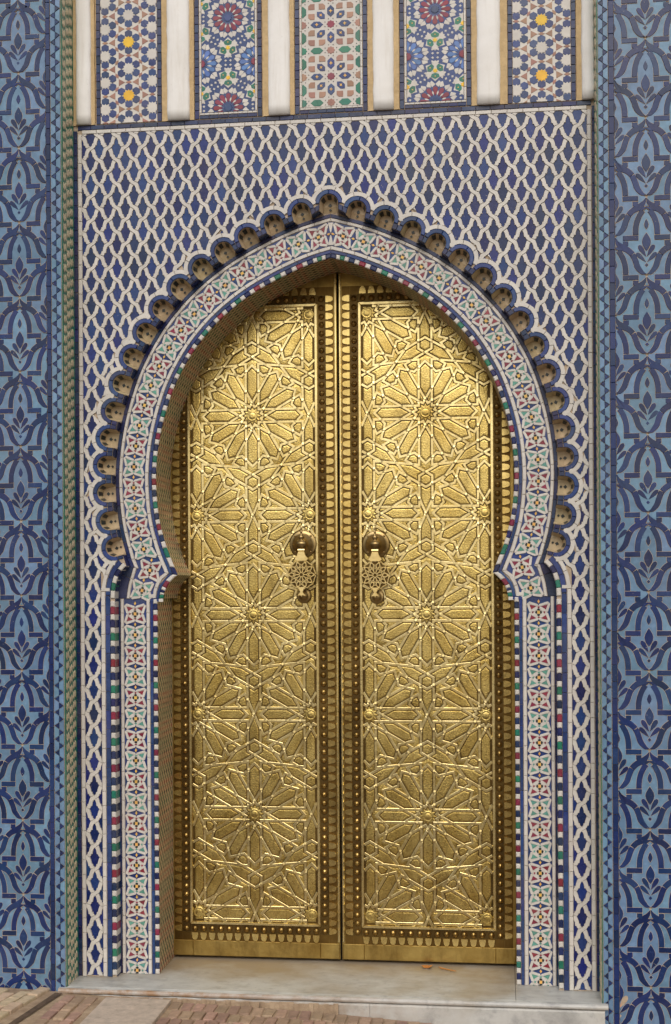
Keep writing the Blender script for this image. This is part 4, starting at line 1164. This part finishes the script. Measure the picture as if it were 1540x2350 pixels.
    sv, sf = lathe([(.0128, 0), (.0122, .0035), (.0100, .0070), (.0066, .0098), (.0028, .0112), (.0016, .0128)], 12)
    a = Acc(); a.add(sv, sf, 'stud'); sme = a.mesh('stud', True)
    def leafm(L_):
        o = [(-.0148, 0), (-.0150, .010)]
        for z_, w_ in ((.0125, .0146), (.0165, .0143), (.0205, .0136), (.0245, .0122), (.0285, .0098)): o += [(-w_ - .0008, z_), (-w_ + .0016, z_ + .0016)]
        o += [(-.0050, .0328)]
        return o + [(-x, z) for x, z in reversed(o)]
    a = Acc(); a.piece(leafm(0), 'leaf_brass', 0, .0062, .0013); lme = a.mesh('leaf_ornament')
    jr = random.Random(21); sp = .0357; xm = (s0 + s1) / 2
    nv = round((zt_ - zb + .033) / sp); nh = round((2 * xm) / sp)
    for i in range(nv + 1):
        z = zb - .0165 + (zt_ - zb + .033) * i / nv
        for e in (-1, 1):
            link('stud', sme, t, (e * xm + jr.uniform(-.0008, .0008), y - .0025 + jr.uniform(0, .0012), z + jr.uniform(-.001, .001))).rotation_euler = (jr.uniform(-.09, .09), 0, jr.uniform(-.09, .09))
            o = link('leaf_ornament', lme, t, (e * (s1 + .0005), y - .0004, z)); o.rotation_euler = (0, R(90) * e, 0)
    for i in range(1, nh):
        x = -xm + 2 * xm * i / nh
        for e, z in ((-1, zb - .0165), (1, zt_ + .0165)):
            link('stud', sme, t, (x + jr.uniform(-.001, .001), y - .0025 + jr.uniform(0, .0012), z + jr.uniform(-.0008, .0008))).rotation_euler = (jr.uniform(-.09, .09), 0, jr.uniform(-.09, .09))
            o = link('leaf_ornament', lme, t, (x, y - .0004, zb - .0335 if e < 0 else zt_ + .0335)); o.rotation_euler = (0, R(180) if e < 0 else 0, 0)
    # kick plates
    for p0, p1 in ((-LEAF_HW + .004, -.267), (-.266, .274), (.275, LEAF_HW - .003)):
        a = Acc(); a.piece(rect(p0, p1, LZ0 + .001, zb - .069), 'kick', y, .0035, .0015); part('kick_plate', a, t)
    return t
def copy_tree(o, parent=None):
    c = o.copy(); col.objects.link(c)
    if parent is not None: c.parent = parent
    for ch in list(o.children): copy_tree(ch, c)
    return c
left = make_leaf()
right = copy_tree(left); right['label'] = 'right brass door leaf with star strapwork, its knocker near the centre gap'
left.location.x = -.3668; right.location.x = .3578
left['group'] = right['group'] = 'brass door leaves'
left['wl'] = (-.3668, YD, LZ0); right['wl'] = (.3578, YD, LZ0)
# rim along the meeting edge
for lf, xe in ((left, -.0140), (right, .0050)):
    a = Acc(); a.piece(rect(xe - .0045, xe + .0045, LZ0 + .07, 2.86), 'brass', YD, .006, .002); part('meeting_rim', a, lf)
a = Acc(); a.box(-.02, .02, YD + .034, YD + .05, 0, 2.9, 'gap'); bk = thing('gap_shade_strip', 'dark strip painting the shade in the gap between the brass leaves', 'door strip', (0, YD + .034, 0)); part('strip', a, bk)  # near-black strip added behind the leaves as the shade in their gap
# knockers (a part of each leaf)
def sweep(acc, pts, w, y, h, m, closed=False):
    n = len(pts); vs = []
    for i in range(n):
        a_ = pts[i - 1] if (closed or i) else pts[0]; c_2 = pts[(i + 1) % n] if (closed or i < n - 1) else pts[-1]
        dx, dz = c_2[0] - a_[0], c_2[1] - a_[1]; l = math.hypot(dx, dz) or 1; nx_, nz_ = -dz / l * w / 2, dx / l * w / 2; p = pts[i]
        vs += [(p[0] + nx_, y, p[1] + nz_), (p[0] + nx_, y - h * .7, p[1] + nz_), (p[0] + nx_ * .6, y - h, p[1] + nz_ * .6), (p[0] - nx_ * .6, y - h, p[1] - nz_ * .6), (p[0] - nx_, y - h * .7, p[1] - nz_), (p[0] - nx_, y, p[1] - nz_)]
    fs = [(i * 6 + j, i * 6 + (j + 1) % 6, ((i + 1) % n) * 6 + (j + 1) % 6, ((i + 1) % n) * 6 + j) for i in range(n if closed else n - 1) for j in range(6)]
    acc.add(vs, fs, m)
def knocker(lf, x, zp):
    k_ = bpy.data.objects.new('door_knocker', None); col.objects.link(k_); k_.parent = lf; w = lf['wl']
    k_.location = (x - w[0], 0, zp - w[2]); k_['wl'] = (x, YD, zp); y0 = YD - .008
    a = Acc(); v, f = lathe([(.058, 0), (.057, .004), (.052, .006), (.046, .0065), (.040, .013), (.030, .022), (.022, .030), (.019, .05), (.016, .058), (.003, .06)], 28)
    a.add([(p[0] + x, p[1] + y0, p[2] + zp) for p in v], f, 'knock')
    for an in (45, 135, 225, 315):
        v, f = dome(.005, .005, 8, 3); a.add([(p[0] + x + .047 * math.cos(R(an)), p[1] + y0 - .006, p[2] + zp + .047 * math.sin(R(an))) for p in v], f, 'knock')
    part('back_plate', a, k_, smooth=True)
    yh = y0 - .052
    a = Acc(); v, f = lathe([(.009, -.019), (.0125, -.018), (.0125, .018), (.009, .019)], 14, 'x'); a.add([(p[0] + x, p[1] + yh, p[2] + zp) for p in v], f, 'knock')
    a.box(x - .0165, x + .0165, yh - .010, yh + .012, zp - .016, zp + .004, 'knock')
    v, f = lathe([(.004, .008), (.009, .012), (.005, .015), (.0125, .024), (.0125, .030), (.005, .036), (.004, .046), (.0062, .049), (.003, .052), (.0026, .060), (.0045, .063), (.0008, .072)], 12, 'z')
    a.add([(p[0] + x, p[1] + yh, p[2] + zp) for p in v], f, 'knock'); part('hinge', a, k_, smooth=True)
    # openwork pendant hanging from the hinge
    yp = yh - .001; zc = zp - .128; a = Acc(); rp = .060
    v, f = lathe([(.0085, -.014), (.0085, .014)], 12, 'x'); a.add([(p[0] + x, p[1] + yp, p[2] + zp - .027) for p in v], f, 'pendant')
    a.piece(off([(-.013, -.032), (.013, -.032), (.018, -.048), (.030, -.064), (.020, -.072), (-.020, -.072), (-.030, -.064), (-.018, -.048)], x, zp), 'pendant', yp, .006, .0015)
    def lens(r0, r1, wd, an, th=.0042):
        o = []
        for q in range(17):
            ph = math.pi * 2 * q / 16; o.append(((r0 + r1) / 2 + (r1 - r0) / 2 * math.cos(ph), wd * math.sin(ph)))
        o = rot2(o, R(an)); return off(o, x, zc)
    for q in range(10):
        an = 36 * q + 90; e = .0002 * (q % 2)
        ring_ = lambda l: [(x + r_ * math.cos(R(an + d)), zc + r_ * math.sin(R(an + d))) for r_, d in l]
        sweep(a, lens(.008, .030, .0058, an)[:-1], .0036, yp + .0001 + e, .0052, 'pendant', True)
        sweep(a, lens(.031, .053, .0066, an + 18)[:-1], .0034, yp + .0004 + e, .0052, 'pendant', True)
        sweep(a, ring_([(.0285, -18), (.0385, 0), (.0285, 18)]), .0034, yp + .0007 + e, .0052, 'pendant')
        sweep(a, ring_([(.0525, -18), (.0400, 0), (.0525, 18)]), .0034, yp + .0010 + e, .0052, 'pendant')
        sweep(a, ring_([(.0525, -18), (.0600, -13), (.0565, 0), (.0600, 13), (.0525, 18)]), .0040, yp + .0013 + e, .0052, 'pendant')
    a.piece([(x + r_ * math.cos(R(18 * q)), zc + r_ * math.sin(R(18 * q))) for q in range(20) for r_ in ((.0535 if q % 2 else .0555),)], 'patina_shade', yp + .0042, .0022, .0004)  # added dark disc that gives the pendant's holes their shade
    a.piece(off([(-.016, -.050), (.016, -.050), (.006, -.072), (.018, -.088), (.004, -.086), (0, -.094), (-.004, -.086), (-.018, -.088), (-.006, -.072)], x, zc), 'pendant', yp, .005, .0015)
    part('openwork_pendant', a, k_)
    # strike boss on the leaf below
    a = Acc(); v, f = lathe([(.031, 0), (.030, .006), (.024, .009), (.019, .008), (.016, .018), (.010, .022), (.002, .023)], 22)
    zs = zp - .216; a.add([(p[0] + x + .003, p[1] + y0, p[2] + zs) for p in v], f, 'knock'); part('strike_boss', a, k_, smooth=True)
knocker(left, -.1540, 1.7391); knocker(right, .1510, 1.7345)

# ------------------------------------------------------------------ marble step
st = thing('marble_step', 'veined white marble door step with a rounded chipped front edge', 'step', (0, 0, -.03))
def slab(x0, x1, y0, y1, z0, z1, nose=True, rag=0.0, seed=1):
    bm = bmesh.new(); rr = random.Random(seed)
    n = max(2, int((x1 - x0) / .03)); prof = [(y1, z1), (y0 + .010, z1), (y0 + .003, z1 - .003), (y0, z1 - .010), (y0 + .001, z0 + .004), (y0 + .005, z0), (y1, z0)]
    rows = []
    for i in range(n + 1):
        x = x0 + (x1 - x0) * i / n; e = rr.uniform(0, 1) ** 3 * rag
        rows.append([bm.verts.new((x, y + (e if y < y0 + .008 else 0), z - (e * .5 if 0 < k2 < 3 else 0))) for k2, (y, z) in enumerate(prof)])
    for i in range(n):
        for j in range(len(prof)): bm.faces.new((rows[i][j], rows[i][(j + 1) % len(prof)], rows[i + 1][(j + 1) % len(prof)], rows[i + 1][j]))
    bm.faces.new(rows[0][::-1]); bm.faces.new(rows[-1])
    bmesh.ops.recalc_face_normals(bm, faces=bm.faces)
    me = bpy.data.meshes.new('tread_slab'); bm.to_mesh(me); bm.free(); me.materials.append(M['marble']); return me
link('tread_slab', slab(-1.034, .708, -.1515, .34, -.045, -.0005, seed=1), st)
link('tread_slab', slab(.7095, 1.028, -.1515, .34, -.045, -.0005, seed=2), st)
link('nose_slab', slab(-1.062, .05, -.176, -.152, -.021, -.001, rag=.007, seed=4), st)
link('nose_slab', slab(.0506, .7083, -.177, -.152, -.020, 0, rag=.002, seed=5), st)
link('nose_slab', slab(.7089, 1.048, -.177, -.152, -.019, .0005, rag=.001, seed=6), st)
for x0, x1, sdx in ((-1.03, .158, 7), (.1595, 1.036, 8)):
    link('riser_slab', slab(x0, x1, -.168, -.148, -.16, -.022, rag=.001, seed=sdx), st)
# mortar that fills the joint under the ragged front
a = Acc()
rr = random.Random(9)
for i in range(60):
    x = -1.1 + i * .019; 
    a.piece(rect(x, x + .019, gz(x) - .02, -.024 - rr.uniform(0, .008)), 'mortar', -.169 - rr.uniform(0, .008), .002, .0008)
part('broken_mortar', a, st, kind='stuff')

# ------------------------------------------------------------------ paving bricks by the step
def brick_mesh(w, l, h, b, m, seed, n=3):
    rr = random.Random(seed); bm = bmesh.new(); bmesh.ops.create_cube(bm, size=1)
    for v in bm.verts: v.co = Vector((v.co.x * w, v.co.y * l, v.co.z * h))
    bmesh.ops.bevel(bm, geom=list(bm.edges), offset=b, segments=2, affect='EDGES', profile=.6)
    for v in bm.verts: v.co += Vector((rr.uniform(-1, 1), rr.uniform(-1, 1), rr.uniform(-1, 1))) * b * .22
    me = bpy.data.meshes.new('paving_brick'); bm.to_mesh(me); bm.free(); me.materials.append(M[m]); return me
bms = [brick_mesh(.040, .089, .05, .006, 'brick', i) for i in range(5)]; tms = [brick_mesh(.044, .098, .05, .005, 'tan_brick', 20 + i) for i in range(4)]
rr = random.Random(5)
def lay(me, x, y, rz, dz=0):
    o = link('paving_brick', me, ground, (x, y, gz(x) - .022 + dz + rr.uniform(-.003, .003))); o.rotation_euler = (rr.uniform(-.02, .02), rr.uniform(-.03, .03), rz + rr.uniform(-.04, .04))
for r in range(4):
    for i in range(34):
        x = -.58 + i * .0455 + (.022 if r % 2 else 0)
        lay(rr.choice(bms), x, -.232 - r * .0985, 0)
for r in range(4):
    for i in range(7): lay(rr.choice(bms), -1.005 + r * .0455 + rr.uniform(-.003, .003), -.245 - i * .098, 0) if r < 3 else None
a_ = Acc(); 
o = link('stone_slab', brick_mesh(.262, .42, .05, .006, 'slab', 44), ground, (-.735, -.405, gz(-.735) - .018)); 
for r in range(8):
    for i in range(-1, 6):
        ox, oy = -.0475 * r, -.102 * i + (.04 if r % 2 else 0); ca, sa = math.cos(R(-9)), math.sin(R(-9))
        x, y = -1.13 + ox * ca - oy * sa - .0, -.205 + ox * sa + oy * ca
        if y < -.20 and x < -1.094 + (y + .2) * .1: lay(rr.choice(tms), x, y, R(-9), .006)

k_g = bpy.data.meshes.new('gutter_joint'); gp = [(-1.040, -.186), (-1.070, -.186), (-1.09, -.38), (-1.118, -.62), (-1.092, -.62)]
k_g.from_pydata([(x, y, gz(x) + .0012) for x, y in gp], [], [tuple(range(5))]); k_g.materials.append(M['soil']); k_g.update(); link('gutter_joint', k_g, ground)
# ------------------------------------------------------------------ dry leaves on the step
def dry_leaf(name, lab, x, y, pts, z, curl):
    t = thing(name, lab, 'leaf', (x, y, 0)); a = Acc(); n = len(pts)
    up = [(x + p[0], y + p[1], .0008 + curl * (abs(p[0]) * 1.2 + (p[1] * 3) ** 2)) for p in pts]; cx = sum(p[0] for p in up) / n; cy = sum(p[1] for p in up) / n
    vs = up + [(cx, cy, .002 + curl * .004)] + [(p[0], p[1], p[2] + .0012) for p in up] + [(cx, cy, .0035 + curl * .004)]
    fs = [(i, n, (i + 1) % n) for i in range(n)] + [(n + 1 + i, n + 1 + (i + 1) % n, 2 * n + 1) for i in range(n)] + [(i, (i + 1) % n, n + 1 + (i + 1) % n, n + 1 + i) for i in range(n)]
    a.add(vs, fs, 'twig'); part('blade', a, t)
dry_leaf('dry_leaf', 'small curled orange dry leaf on the marble step by the right door leaf', .352, .255, [(-.022, .0), (-.012, -.02), (0, -.012), (.012, -.026), (.018, -.006), (.024, .008), (.01, .012), (.0, .026), (-.012, .012)], 0, .3)
dry_leaf('leaf_stalk', 'thin brown dry leaf stalk on the marble step right of the curled leaf', .435, .225, [(-.036, .028), (-.02, .02), (.036, -.026), (.040, -.030), (.034, -.031), (-.026, .012)], 0, .1)
